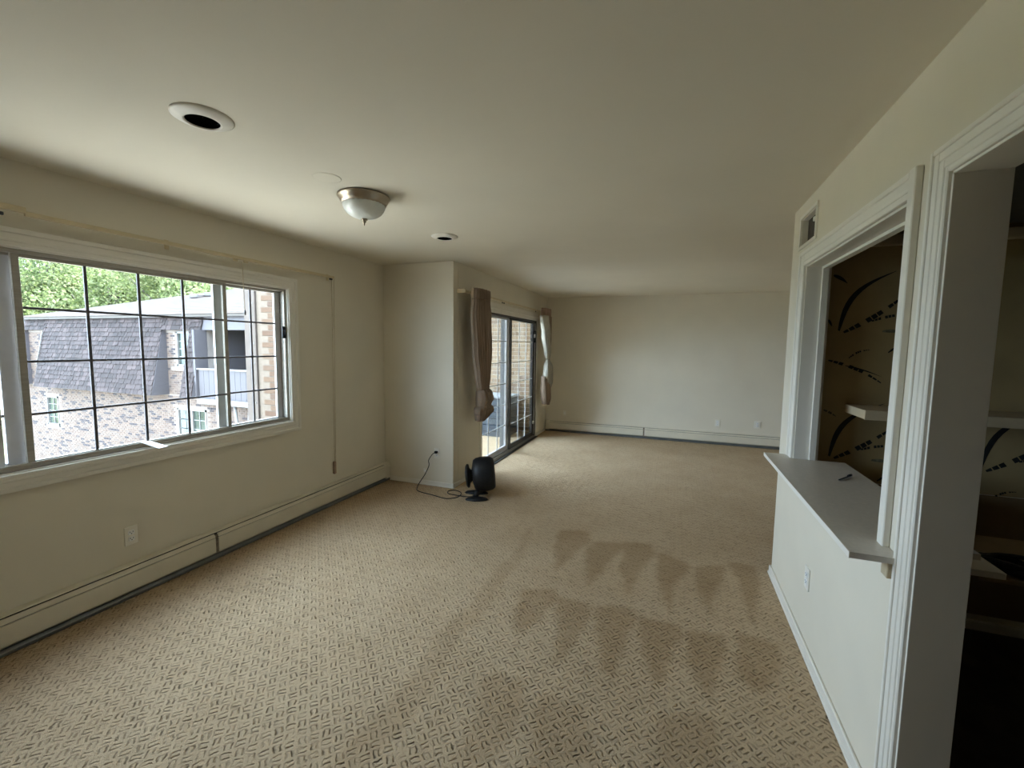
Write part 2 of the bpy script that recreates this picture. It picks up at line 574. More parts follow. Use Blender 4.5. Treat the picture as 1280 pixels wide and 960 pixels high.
# ---- shell
struct('ceiling', boxes(((XL - 0.2, YF - 0.15, H), (LX1 + 0.15, YJ + 0.11, H + 0.22)), ((XJ - 0.11, YJ + 0.11, H), (LX1 + 0.15, YB + 0.15, H + 0.22))), M['ceiling'])
struct('wall_left', boxes(
    ((XL - 0.11, YF, 0), (XL, W0, H)), ((XL - 0.11, W1, 0), (XL, YJ + 0.1, H)),
    ((XL - 0.11, W0, 0), (XL, W1, WZ0)), ((XL - 0.11, W0, WZ1), (XL, W1, H))), M['wall'])
struct('wall_return', boxes(((XL, YJ, 0), (XJ, YJ + 0.11, H), 0.003)), M['wall'])
struct('wall_balcony', boxes(
    ((XJ - 0.11, YJ + 0.11, 0), (XJ, D0, H)), ((XJ - 0.11, D1, 0), (XJ, YB, H)), ((XJ - 0.11, D0, DZ1), (XJ, D1, H))), M['wall'])
struct('wall_back', boxes(((XJ - 0.11, YB, 0), (LX1, YB + 0.12, H))), M['wall'])
struct('wall_front', boxes(((XL - 0.11, YF - 0.12, 0), (KX1, YF, H))), M['wall'])
struct('wall_far_right', boxes(((LX1, YE - 0.1, 0), (LX1 + 0.12, YB + 0.12, H))), M['wall'])
VY0, VY1, VZ0, VZ1 = 2.865, 3.165, 2.185, 2.345   # vent hole in the pass-through wall
xr1 = XR + WT
struct('wall_right', boxes(
    ((XR, YF, 0), (xr1, G0, H)), ((XR, G0, GZ1), (xr1, G1, H)), ((XR, G1, 0), (xr1, P0, H)),
    ((XR, P0, 0), (xr1, P1, PZ0 - 0.02)), ((XR, P0, PZ1), (xr1, P1, VZ0)),
    ((XR, P0, VZ0), (xr1, VY0, VZ1)), ((XR, P0, VZ1), (xr1, YE, H)),
    ((XR, P1, 0), (xr1, YE, VZ0)), ((XR, VY1, VZ0), (xr1, YE, VZ1)), ((XR, VY0, VZ0), (xr1, P1, VZ0 + 0.0005))), M['wall'])
struct('wall_kitchen_back', boxes(((xr1, KY1, 0), (LX1, YE, H))), M['wall'])
struct('wall_kitchen_right', boxes(((KX1, KY0, 0), (KX1 + 0.1, KY1, H))), M['dado'])
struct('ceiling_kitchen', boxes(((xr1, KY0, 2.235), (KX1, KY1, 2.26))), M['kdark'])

# ---- kitchen wallpaper with its printed leaves (thin printed sheets on the wall)
wp = struct('wall_kitchen_paper', boxes(((xr1, KY1 - 0.004, 0.78), (KX1, KY1, 2.235))), M['paper'])
struct('wall_kitchen_dado', boxes(((xr1, KY1 - 0.006, 0.09), (KX1, KY1, 0.775))), M['dado'])
struct('trim_1', boxes(((xr1, KY1 - 0.03, 2.15), (KX1, KY1, 2.21), 0.006)), M['shelfwood'])
struct('baseboard_kitchen', boxes(((xr1, KY1 - 0.02, 0.0), (KX1, KY1, 0.055), 0.004)), M['trim'])
def leaf_print(a, b, bow, wd, m, broken=0):
    """one printed blade from a to b on the wall, bowed; broken ones are a row of dashes"""
    a, b = Vector((a[0], a[1])), Vector((b[0], b[1]))
    n = 12
    d = b - a
    nrm = Vector((-d.y, d.x))
    mid, hw = [], []
    for i in range(n + 1):
        t = i / n
        mid.append(a + d * t + nrm * bow * math.sin(math.pi * t))
        hw.append(wd * (math.sin(math.pi * min(1, max(0, 0.08 + 0.9 * t))) ** 0.8 * (1 - 0.55 * t) + 0.02))
    bm = new()
    yy = KY1 - 0.0046
    for i in range(n):
        if broken and i % 4 == 3:
            continue
        c0, c1 = mid[i], mid[i + 1]
        nn = nrm.normalized()
        f = 0.82 if broken else 1.0
        c1 = c0 + (c1 - c0) * f
        q = [c0 + nn * hw[i], c1 + nn * hw[i + 1], c1 - nn * hw[i + 1], c0 - nn * hw[i]]
        bm.faces.new([bm.verts.new((p.x, yy, p.y)) for p in q][::-1])
    obj('leaf_print', bm, m, wp)
K, Gy = M['leafprint'], M['leafgrey']
def motif(ox, oz, first=True):
    leaf_print((0.905 + ox, 1.675 + oz), (1.155 + ox, 2.01 + oz), 0.17, 0.018, K)
    leaf_print((0.93 + ox, 1.665 + oz), (1.225 + ox, 1.895 + oz), -0.04, 0.017, K, 1)
    leaf_print((1.06 + ox, 1.73 + oz), (1.25 + ox, 1.765 + oz), 0.06, 0.010, K, 1)
    leaf_print((1.115 + ox, 1.672 + oz), (1.225 + ox, 1.66 + oz), 0.06, 0.012, Gy)
    leaf_print((0.965 + ox, 1.515 + oz), (1.075 + ox, 1.565 + oz), 0.12, 0.007, K, 1)
    leaf_print((1.15 + ox, 1.55 + oz), (1.25 + ox, 1.60 + oz), 0.1, 0.008, K)
    leaf_print((0.865 + ox, 1.50 + oz), (1.155 + ox, 1.355 + oz), 0.06, 0.012, K, 1)
    leaf_print((0.95 + ox, 1.47 + oz), (1.13 + ox, 1.41 + oz), 0.03, 0.005, K)
    leaf_print((1.19 + ox, 1.51 + oz), (1.25 + ox, 1.55 + oz), 0.1, 0.006, K)
for ox, oz in ((0, 0), (0.0, -0.755), (0.70, -0.755), (1.40, -0.60)):
    motif(ox, oz)
leaf_print((0.86, 2.0), (0.93, 1.95), 0.05, 0.012, K)
leaf_print((0.86, 1.20), (0.93, 1.16), 0.05, 0.008, K, 1)
leaf_print((0.85, 1.74), (0.87, 1.70), 0.02, 0.008, K)

# ---- floor-level trim of the room
struct('baseboard_return', boxes(((XL + 0.075, YJ - 0.014, 0), (XJ + 0.014, YJ, 0.052), 0.004), ((XL + 0.075, YJ - 0.02, 0), (XJ + 0.018, YJ, 0.014), 0.003)), M['trim'])
struct('baseboard_balcony', boxes(((XJ, YJ - 0.014, 0), (XJ + 0.014, D0 - 0.07, 0.052), 0.004), ((XJ, D1 + 0.06, 0), (XJ + 0.014, YB - 0.09, 0.052), 0.004)), M['trim'])
struct('baseboard_right', boxes(((XR - 0.014, 1.662, 0), (XR, YE + 0.014, 0.06), 0.004), ((XR - 0.02, 1.662, 0), (XR, YE + 0.02, 0.016), 0.004),
                               ((XR - 0.014, YF, 0), (XR, G0 - 0.09, 0.06), 0.004), ((XR - 0.014, YE, 0), (xr1, YE + 0.014, 0.06), 0.004)), M['trim'])

# ------------------------------------------------------------------ window
win = struct_empty('window_1', (XL, (W0 + W1) / 2, WZ0))
def casing_ring(bm, y0, y1, z0, z1, wy, x, th, sgn):
    """picture-frame casing around an opening on a wall x = const, as four boxes"""
    box(bm, (x, y0 - wy, z1), (x + sgn * th, y1 + wy, z1 + wy), 0.003)
    box(bm, (x, y0 - wy, z0 - wy), (x + sgn * th, y1 + wy, z0), 0.003)
    box(bm, (x, y0 - wy, z0), (x + sgn * th, y0, z1), 0.003)
    box(bm, (x, y1, z0), (x + sgn * th, y1 + wy, z1), 0.003)
bm = new()
casing_ring(bm, W0, W1, WZ0, WZ1, 0.088, XL, 0.013, 1)
casing_ring(bm, W0 - 0.062, W1 + 0.062, WZ0 - 0.062, WZ1 + 0.062, 0.026, XL, 0.022, 1)
casing_ring(bm, W0 - 0.02, W1 + 0.02, WZ0 - 0.02, WZ1 + 0.02, 0.016, XL, 0.017, 1)
obj('casing', bm, M['trim'], win)
obj('jamb_lining', boxes(((XL - 0.03, W0 - 0.001, WZ0 - 0.001), (XL + 0.004, W0 + 0.008, WZ1)), ((XL - 0.03, W1 - 0.008, WZ0), (XL + 0.004, W1 + 0.001, WZ1)),
                         ((XL - 0.03, W0, WZ1 - 0.008), (XL + 0.004, W1, WZ1)), ((XL - 0.03, W0, WZ0), (XL + 0.004, W1, WZ0 + 0.008))), M['trim'], win)
fx0, fx1 = XL - 0.105, XL - 0.012
bm = new()
ft = 0.022
box(bm, (fx0, W0 + 0.008, WZ0 + 0.008), (fx1, W0 + 0.008 + ft, WZ1 - 0.008), 0.002)
box(bm, (fx0, W1 - 0.008 - ft, WZ0 + 0.008), (fx1, W1 - 0.008, WZ1 - 0.008), 0.002)
box(bm, (fx0, W0 + 0.008 + ft, WZ1 - 0.008 - 0.020), (fx1, W1 - 0.008 - ft, WZ1 - 0.008), 0.002)
box(bm, (fx0, W0 + 0.008 + ft, WZ0 + 0.008), (fx1, W1 - 0.008 - ft, WZ0 + 0.028), 0.002)
box(bm, (XL - 0.058, W0 + 0.03, WZ0 + 0.028), (XL - 0.050, W1 - 0.03, WZ0 + 0.036))     # sill track lips
box(bm, (XL - 0.016, W0 + 0.03, WZ0 + 0.028), (XL - 0.012, W1 - 0.03, WZ0 + 0.040))
box(bm, (XL - 0.058, W0 + 0.03, WZ1 - 0.040), (XL - 0.050, W1 - 0.03, WZ1 - 0.028))
obj('frame', bm, M['alu'], win)
gz0, gz1 = WZ0 + 0.028, WZ1 - 0.028
def sash(nm, y0, y1, x, sw, m, cols, rows, mm, th=0.02, rail=0.018, zr=None):
    z0, z1 = gz0, gz1
    bm = new()
    box(bm, (x - th / 2, y0, z0), (x + th / 2, y0 + sw[0], z1), 0.0015)
    box(bm, (x - th / 2, y1 - sw[1], z0), (x + th / 2, y1, z1), 0.0015)
    box(bm, (x - th / 2, y0 + sw[0], z0), (x + th / 2, y1 - sw[1], z0 + rail), 0.0015)
    box(bm, (x - th / 2, y0 + sw[0], z1 - rail), (x + th / 2, y1 - sw[1], z1), 0.0015)
    s = obj(nm, bm, m, win)
    a, b = y0 + sw[0], y1 - sw[1]
    obj('glass_pane', boxes(((x - 0.002, a, z0 + rail), (x + 0.002, b, z1 - rail))), M['glass'], s)
    for yy in cols:
        obj('muntin', boxes(((x + 0.003, yy - 0.0075, z0 + rail), (x + 0.013, yy + 0.0075, z1 - rail), 0.002)), mm, s)
    for zz in rows:
        obj('muntin', boxes(((x + 0.003, a, zz - 0.0065), (x + 0.012, b, zz + 0.0065), 0.002)), mm, s)
    return s
rows = (1.174, 1.448, 1.722)
sash('fixed_sash', 1.193, 2.306, XL - 0.034, (0.030, 0.028), M['alu'], (1.484, 1.743, 2.000), rows, M['muntin'])
sash('sliding_sash', 0.69, 1.212, XL - 0.075, (0.03, 0.075), M['alu_light'], (0.92,), rows, M['muntin'])
sash('sliding_sash', 2.235, 2.80, XL - 0.075, (0.062, 0.05), M['alu_light'], (2.530,), rows, M['muntin'])
obj('latch', boxes(((XL - 0.012, 2.765, 1.60), (XL + 0.006, 2.80, 1.70), 0.004), ((XL + 0.004, 2.775, 1.63), (XL + 0.016, 2.79, 1.67), 0.003)), M['black'], win)
obj('pull_rail', boxes(((XL - 0.062, 1.1, gz0), (XL - 0.048, 1.122, gz1), 0.002)), M['alu_light'], win)
obj('outer_sill', boxes(((XL - 0.19, W0 - 0.02, WZ0 - 0.03), (XL - 0.10, W1 + 0.02, WZ0 + 0.012), 0.003)), M['alu_light'], win)
# white strip lying in the sill track
t = new()
prism(t, [(XL - 0.012, 1.70, 0.925), (XL - 0.012, 1.745, 0.925), (XL + 0.075, 1.80, 0.885), (XL + 0.075, 1.745, 0.885)], (0, 0, 0.005))
tag(obj('plastic_strip', t, M['white'], loc=(XL, 1.74, 0.9)), 'flat white plastic strip sticking out over the sill of the gridded window', 'strip')

# ------------------------------------------------------------------ balcony door
door = struct_empty('door_1', (XJ, (D0 + D1) / 2, 0))
cs = new()
box(cs, (XJ, D0 - 0.05, 0), (XJ + 0.012, D0, DZ1 + 0.05), 0.002)
box(cs, (XJ, D1, 0), (XJ + 0.012, D1 + 0.055, DZ1 + 0.05), 0.002)
box(cs, (XJ, D0, DZ1), (XJ + 0.012, D1, DZ1 + 0.05), 0.002)
box(cs, (XJ, D0 - 0.06, DZ1 + 0.05), (XJ + 0.022, D1 + 0.065, DZ1 + 0.075), 0.003)
box(cs, (XJ, D0 - 0.05, DZ1 + 0.075), (XJ + 0.010, D1 + 0.055, DZ1 + 0.125), 0.002)
obj('casing', cs, M['trim'], door)
fr = new()
box(fr, (XJ - 0.105, D0, 0.0), (XJ - 0.004, D0 + 0.03, DZ1), 0.002)
box(fr, (XJ - 0.105, D1 - 0.03, 0.0), (XJ - 0.004, D1, DZ1), 0.002)
box(fr, (XJ - 0.105, D0 + 0.03, DZ1 - 0.022), (XJ - 0.004, D1 - 0.03, DZ1), 0.002)
obj('frame', fr, M['bronze'], door)
obj('threshold', boxes(((XJ - 0.13, D0 + 0.03, -0.01), (XJ + 0.006, D1 - 0.03, 0.022), 0.002), ((XJ - 0.062, D0 + 0.03, 0.022), (XJ - 0.055, D1 - 0.03, 0.034)), ((XJ - 0.012, D0 + 0.03, 0.022), (XJ - 0.006, D1 - 0.03, 0.034))), M['alu'], door)
obj('threshold_strip', boxes(((XJ + 0.006, D0 - 0.02, 0.001), (XJ + 0.05, D1 + 0.02, 0.010), 0.002)), M['dark'], door)
def door_panel(nm, y0, y1, x, sl, sr, m, mm, cols, rows):
    z0, z1 = 0.034, DZ1 - 0.024
    bm = new()
    box(bm, (x - 0.016, y0, z0), (x + 0.016, y0 + sl, z1), 0.002)
    box(bm, (x - 0.016, y1 - sr, z0), (x + 0.016, y1, z1), 0.002)
    box(bm, (x - 0.016, y0 + sl, z0), (x + 0.016, y1 - sr, z0 + 0.065), 0.002)
    box(bm, (x - 0.016, y0 + sl, z1 - 0.03), (x + 0.016, y1 - sr, z1), 0.002)
    p = obj(nm, bm, m, door)
    a, b = y0 + sl, y1 - sr
    obj('glass_pane', boxes(((x - 0.003, a, z0 + 0.065), (x + 0.003, b, z1 - 0.03))), M['glass'], p)
    for k in range(1, cols):
        yy = a + (b - a) * k / cols
        obj('muntin', boxes(((x + 0.003, yy - 0.006, z0 + 0.065), (x + 0.011, yy + 0.006, z1 - 0.03), 0.002)), mm, p)
    for k in range(1, rows):
        zz = z0 + 0.065 + (z1 - 0.03 - z0 - 0.065) * k / rows
        obj('muntin', boxes(((x + 0.003, a, zz - 0.005), (x + 0.010, b, zz + 0.005), 0.002)), mm, p)
    return p
door_panel('fixed_panel', D0 + 0.03, 5.94, XJ - 0.082, 0.04, 0.07, M['alu_light'], M['muntin_pale'], 3, 6)
obj('meeting_post', boxes(((XJ - 0.21, 5.985, 0.0), (XJ - 0.106, 6.03, DZ1 - 0.01), 0.003)), M['post'], door)
p2 = door_panel('sliding_panel', 5.90, D1 - 0.032, XJ - 0.034, 0.05, 0.11, M['bronze'], M['muntin_pale'], 3, 6)
obj('stile_strip', boxes(((XJ - 0.017, D1 - 0.060, 0.05), (XJ - 0.008, D1 - 0.045, DZ1 - 0.04), 0.001)), M['alu_light'], p2)
hb = new()
box(hb, (XJ - 0.018, D1 - 0.10, 1.62), (XJ + 0.006, D1 - 0.075, 1.82), 0.004)
obj('handle', hb, M['black'], p2)
obj('lock', boxes(((XJ - 0.018, D1 - 0.115, 1.70), (XJ + 0.012, D1 - 0.098, 1.76), 0.003)), M['white'], p2)
obj('lock', boxes(((XJ - 0.018, D1 - 0.115, 0.24), (XJ + 0.010, D1 - 0.085, 0.29), 0.003)), M['white'], p2)

# ------------------------------------------------------------------ pass-through trim, counter, doorway trim
tr = struct_empty('trim_2', (XR, (P0 + P1) / 2, PZ0))
cw = 0.085
bm = new()
box(bm, (XR - 0.016, P1, PZ0 - 0.01), (XR, P1 + cw, PZ1 + cw), 0.003)
box(bm, (XR - 0.022, P1 + cw - 0.02, PZ0 - 0.01), (XR, P1 + cw, PZ1 + cw), 0.003)
obj('side_casing', bm, M['trim'], tr)
bm = new()
box(bm, (XR - 0.022, P0 - 0.042, PZ0 - 0.001), (XR, P0, PZ1 + cw + 0.004), 0.003)
obj('side_casing', bm, M['trim'], tr)
bm = new()
box(bm, (XR - 0.016, P0, PZ1), (XR, P1, PZ1 + cw), 0.003)
box(bm, (XR - 0.021, P0, PZ1 + cw - 0.022), (XR, P1 + cw, PZ1 + cw), 0.003)
box(bm, (XR - 0.019, P0, PZ1 + 0.022), (XR, P1, PZ1 + 0.034), 0.002)
obj('head_casing', bm, M['trim'], tr)
obj('jamb', boxes(((XR, P1 - 0.008, PZ0), (xr1, P1, PZ1))), M['trim'], tr)
obj('jamb', boxes(((XR, P0, PZ0), (xr1, P0 + 0.008, PZ1))), M['trim'], tr)
obj('jamb', boxes(((XR, P0 + 0.008, PZ1 - 0.008), (xr1, P1 - 0.008, PZ1))), M['trim'], tr)
obj('stop', boxes(((XR + 0.076, P1 - 0.022, PZ0), (XR + 0.108, P1 - 0.008, PZ1 - 0.022), 0.001), ((XR + 0.076, P0 + 0.008, PZ0), (XR + 0.108, P0 + 0.02, PZ1 - 0.022), 0.001),
                  ((XR + 0.076, P0 + 0.008, PZ1 - 0.022), (XR + 0.108, P1 - 0.008, PZ1 - 0.008), 0.001)), M['trim'], tr)
ct = thing('pass_through_counter', 'long beige counter board running through the kitchen pass-through and over the white half wall', 'counter', (0.63, 2.38, PZ0 - 0.02))
prof = new()
cx0, cy0, cy1 = 0.562, 1.655, 3.095
prism(prof, [(cx0, cy0, PZ0 - 0.02), (XR - 0.001, cy0, PZ0 - 0.02), (XR - 0.001, P0 + 0.009, PZ0 - 0.02), (0.955, P0 + 0.009, PZ0 - 0.02), (0.955, P1 - 0.010, PZ0 - 0.02), (XR - 0.001, P1 - 0.010, PZ0 - 0.02), (XR - 0.001, cy1, PZ0 - 0.02), (cx0, cy1, PZ0 - 0.02)], (0, 0, 0.020))
obj('counter_top', prof, M['counter'], ct)
obj('edge_band', boxes(((cx0 - 0.003, cy0, PZ0 - 0.021), (cx0, cy1, PZ0 + 0.0005))), M['trim'], ct)
obj('cleat', boxes(((XR - 0.032, cy0 + 0.012, PZ0 - 0.075), (XR - 0.001, cy0 + 0.055, PZ0 - 0.021), 0.002)), M['shelfwood'], ct)
bl = new()
tube(bl, [(0.80, 2.565, PZ0 + 0.004), (0.865, 2.65, PZ0 + 0.005)], 0.0032, 8)
tube(bl, [(0.865, 2.65, PZ0 + 0.008), (0.885, 2.676, PZ0 + 0.008)], 0.006, 8)
tag(obj('bolt', bl, M['black'], loc=(0.84, 2.62, PZ0)), 'small dark bolt lying alone on the beige pass-through counter', 'bolt')

dt = struct_empty('trim_3', (XR, G1, 0))
dw = 0.088
def door_case(bm, off0, off1, th):
    box(bm, (XR - th, G1 + off0, 0), (XR, G1 + off1, GZ1 + off1), 0.002)
def door_head(bm, off0, off1, th):
    box(bm, (XR - th, G0 - off1, GZ1 + off0), (XR, G1 + off0, GZ1 + off1), 0.002)
for nm, fn in (('side_casing', door_case), ('head_casing', door_head)):
    bm = new()
    for a, b, th in ((0.006, 0.088, 0.012), (0.008, 0.020, 0.0135), (0.022, 0.046, 0.0155), (0.0485, 0.074, 0.0165), (0.074, 0.088, 0.021)):
        fn(bm, a, b, th)
    obj(nm, bm, M['trim'], dt)
obj('side_casing', boxes(((XR - 0.016, G0 - dw, 0), (XR, G0 - 0.006, GZ1 + 0.006), 0.003)), M['trim'], dt)
obj('jamb', boxes(((XR - 0.002, G1 - 0.001, 0), (xr1 + 0.002, G1 + 0.014, GZ1 + 0.001), 0.001)), M['trim'], dt)
obj('jamb', boxes(((XR - 0.002, G0 - 0.014, 0), (xr1 + 0.002, G0 + 0.001, GZ1 + 0.001), 0.001)), M['trim'], dt)
obj('jamb', boxes(((XR - 0.002, G0, GZ1 - 0.001), (xr1 + 0.002, G1, GZ1 + 0.014), 0.001)), M['trim'], dt)

# ---- vent recess high on the pass-through wall
vt = thing('wall_vent', 'open white-framed air vent high on the wall over the pass-through', 'vent', (XR, 3.015, 2.17))
bm = new()
box(bm, (XR - 0.008, VY0 - 0.025, VZ1), (XR, VY1 + 0.025, VZ1 + 0.022), 0.002)
box(bm, (XR - 0.008, VY0 - 0.025, VZ0 - 0.022), (XR, VY1 + 0.025, VZ0), 0.002)
box(bm, (XR - 0.008, VY0 - 0.025, VZ0), (XR, VY0, VZ1), 0.002)
box(bm, (XR - 0.008, VY1, VZ0), (XR, VY1 + 0.025, VZ1), 0.002)
obj('vent_frame', bm, M['trim'], vt)
obj('duct_lining', boxes(((XR, VY1 - 0.004, VZ0), (XR + 0.115, VY1, VZ1)), ((XR, VY0, VZ0), (XR + 0.115, VY0 + 0.004, VZ1)), ((XR, VY0, VZ1 - 0.004), (XR + 0.115, VY1, VZ1)), ((XR, VY0, VZ0), (XR + 0.115, VY1, VZ0 + 0.004))), M['trim'], vt)
obj('duct_back', boxes(((XR + 0.032, VY0 + 0.004, VZ0 + 0.004), (XR + 0.050, VY1 - 0.004, VZ1 - 0.004))), mat('vent_dark_back', (0.07, 0.058, 0.045), 0.8, var=0.1), vt)
obj('lever', boxes(((XR + 0.012, 2.87, 2.296), (XR + 0.032, 2.965, 2.304), 0.002), ((XR + 0.008, 2.955, 2.288), (XR + 0.020, 2.975, 2.312), 0.002)), M['white'], vt)

# ------------------------------------------------------------------ wall plates
def outlet(name, label, cat, loc, rz, kind='duplex', group=None, w=0.072, h=0.116):
    """plate faces local -y before the turn"""
    t = thing(name, label, cat, loc, group)
    rot = Matrix.Rotation(rz, 4, 'Z')
    def put(nm, bm, m, par=t):
        bmesh.ops.transform(bm, matrix=rot, verts=bm.verts[:])
        bmesh.ops.translate(bm, verts=bm.verts[:], vec=Vector(loc))
        return obj(nm, bm, m, par)
    put('cover_plate', boxes(((-w / 2, -0.006, -h / 2), (w / 2, 0, h / 2), 0.0025)), M['plastic'])
    if kind == 'duplex':
        for s in (-1, 1):
            rc = put('receptacle', boxes(((-0.017, -0.0085, s * 0.0195 - 0.014), (0.017, -0.005, s * 0.0195 + 0.014), 0.003)), M['white'])
            put('slot', boxes(((-0.009, -0.0092, s * 0.0195 - 0.001), (-0.0065, -0.0084, s * 0.0195 + 0.008)), ((0.0065, -0.0092, s * 0.0195 - 0.001), (0.009, -0.0084, s * 0.0195 + 0.008)),
                             ((-0.0025, -0.0092, s * 0.0195 - 0.009), (0.0025, -0.0084, s * 0.0195 - 0.004))), M['black'], rc)
    elif kind == 'jack':
        put('jack', boxes(((-0.010, -0.014, -0.010), (0.010, -0.005, 0.010), 0.002)), M['white'])
    return t
outlet('wall_outlet', 'ivory duplex outlet below the gridded window, above the heater', 'outlet', (XL, 1.606, 0.367), math.pi / 2)
outlet('wall_outlet', 'ivory duplex outlet on the narrow return wall with the fan plug in it', 'outlet', (-2.405, YJ, 0.37), 0)
outlet('phone_jack', 'little white phone jack low on the narrow return wall behind the fan cord', 'jack', (-2.552, YJ, 0.16), 0, 'jack', w=0.05, h=0.05)
outlet('wall_outlet', 'back wall outlet, the left of the pair toward the right end', 'outlet', (0.71, YB, 0.345), 0)
outlet('wall_outlet', 'back wall outlet, right of the pair, nearest the counter', 'outlet', (1.285, YB, 0.362), 0, w=0.09)
outlet('wall_outlet', 'faint jack plate on the back wall in the corner by the balcony curtain', 'outlet', (-1.84, YB, 0.345), 0, 'jack', w=0.06, h=0.09)
outlet('wall_outlet', 'white duplex outlet low on the half wall under the counter', 'outlet', (XR, 2.56, 0.381), -math.pi / 2)

# ------------------------------------------------------------------ baseboard heaters
def heater(label, p0, p1, nrm, splices, caps):
    """p0->p1 along the wall, nrm into the room"""
    p0, p1, nrm = Vector((*p0, 0)), Vector((*p1, 0)), Vector((*nrm, 0))
    ax = (p1 - p0).normalized()
    Ln = (p1 - p0).length
    t = thing('baseboard_heater', label, 'heater', (p0 + p1) / 2)
    def bx(bm, s0, s1, d0, d1, z0, z1, bev=0.0):
        c = [p0 + ax * s + nrm * d for s in (s0, s1) for d in (d0, d1)]
        xs = [q.x for q in c]; ys = [q.y for q in c]
        box(bm, (min(xs), min(ys), z0), (max(xs), max(ys), z1), bev)
    def sec(bm, s0, s1, pts):
        P = [p0 + ax * s0 + nrm * d + Vector((0, 0, z)) for d, z in pts]
        prism(bm, P, ax * (s1 - s0))
    b = new(); bx(b, 0, Ln, 0, 0.004, 0.01, 0.200); obj('back_plate', b, M['heater'], t)
    b = new(); sec(b, 0, Ln, [(0.004, 0.200), (0.042, 0.200), (0.048, 0.196), (0.048, 0.192), (0.004, 0.194)]); obj('top_hood', b, M['heater'], t)
    b = new(); bx(b, 0, Ln, 0.006, 0.046, 0.06, 0.184); obj('fin_element', b, M['dark'], t)
    e = [0.0] + list(splices) + [Ln]
    for i in range(len(e) - 1):
        s0 = e[i] + (0.012 if i else 0); s1 = e[i + 1] - (0.012 if i < len(e) - 2 else 0)
        b = new()
        sec(b, s0, s1, [(0.060, 0.158), (0.066, 0.158), (0.068, 0.155), (0.068, 0.052), (0.062, 0.046), (0.060, 0.052)])
        obj('front_panel', b, M['heater'], t)
        b = new()
        sec(b, s0, s1, [(0.048, 0.186), (0.056, 0.186), (0.066, 0.172), (0.067, 0.163), (0.062, 0.163), (0.052, 0.180)])
        obj('damper_blade', b, M['heater'], t)
    b = new(); sec(b, 0, Ln, [(0.030, 0.006), (0.066, 0.004), (0.068, 0.020), (0.050, 0.036), (0.044, 0.034)]); obj('lower_rail', b, M['damper'], t)
    for s in splices:
        b = new(); sec(b, s - 0.012, s + 0.010, [(0.050, 0.178), (0.055, 0.178), (0.064, 0.155), (0.064, 0.052), (0.058, 0.052)])
        obj('splice_plate', b, M['dark'] if False else mat('worn_brown_plate', (0.20, 0.155, 0.11), 0.6, var=0.2), t)
    for s0, s1 in caps:
        b = new()
        sec(b, s0, s1, [(0.0, 0.012), (0.072, 0.030), (0.072, 0.150), (0.068, 0.168), (0.056, 0.190), (0.048, 0.204), (0.0, 0.206)])
        obj('end_cap', b, M['heater'], t)
    return t
heater('long cream baseboard heater along the floor under the gridded window', (XL, -0.6), (XL, YJ - 0.002), (1, 0), (2.69,), ((YJ + 0.6 - 0.075, YJ + 0.6 - 0.008),))
heater('cream baseboard heater along the foot of the far back wall', (XJ + 0.02, YB), (LX1 - 0.5, YB), (0, -1), (1.75,), ((0.0, 0.075),))

# ------------------------------------------------------------------ ceiling fittings
def can_light(label, x, y):
    t = thing('recessed_ceiling_light', label, 'ceiling light', (x, y, H))
    mt = Matrix.Translation((x, y, H))
    bm = new()
    lathe(bm, [(0.107, 0.0), (0.107, -0.004), (0.100, -0.008), (0.066, -0.020), (0.060, -0.019), (0.058, -0.006)], mt, 40)
    obj('trim_ring', bm, M['can'], t)
    bm = new()
    lathe(bm, [(0.0585, -0.016), (0.056, -0.004), (0.050, -0.002), (0.0005, -0.0015)], mt, 32)
    obj('baffle', bm, M['soot'], t)
can_light('white recessed ceiling light, larger in view, above the near end of the window', -1.775, 1.248)
can_light('white recessed ceiling light, the small far one before the return wall', -1.790, 3.197)
cl = thing('flush_ceiling_light', 'frosted ribbed glass dome ceiling light with brushed metal pan and finial', 'ceiling light', (-1.775, 2.196, H))
mt = Matrix.Translation((-1.775, 2.196, H))
bm = new(); lathe(bm, [(0.138, 0.0), (0.150, -0.004), (0.152, -0.012), (0.144, -0.018), (0.140, -0.030), (0.132, -0.040), (0.128, -0.052), (0.116, -0.054), (0.112, -0.04)], mt, 48); obj('pan', bm, M['nickel'], cl)
bm = new(); lathe(bm, [(0.121, -0.048), (0.119, -0.062), (0.111, -0.082), (0.096, -0.102), (0.074, -0.118), (0.048, -0.128), (0.02, -0.133), (0.004, -0.134)], mt, 56, ripple=0.03); obj('glass_shade', bm, M['frost'], cl)
bm = new(); lathe(bm, [(0.003, -0.131), (0.018, -0.133), (0.020, -0.139), (0.010, -0.143), (0.013, -0.150), (0.008, -0.156), (0.004, -0.160), (0.005, -0.166), (0.001, -0.172)], mt, 24); obj('finial', bm, M['nickel'], cl)
bm = new(); lathe(bm, [(0.072, 0.0), (0.0715, -0.0015), (0.066, -0.002), (0.001, -0.002)], Matrix.Translation((-1.772, 1.90, H)), 40)
tag(obj('cover_disc', bm, M['ceiling'], loc=(-1.772, 1.90, H)), 'faint painted-over round cover disc on the ceiling beside the dome light', 'cover')

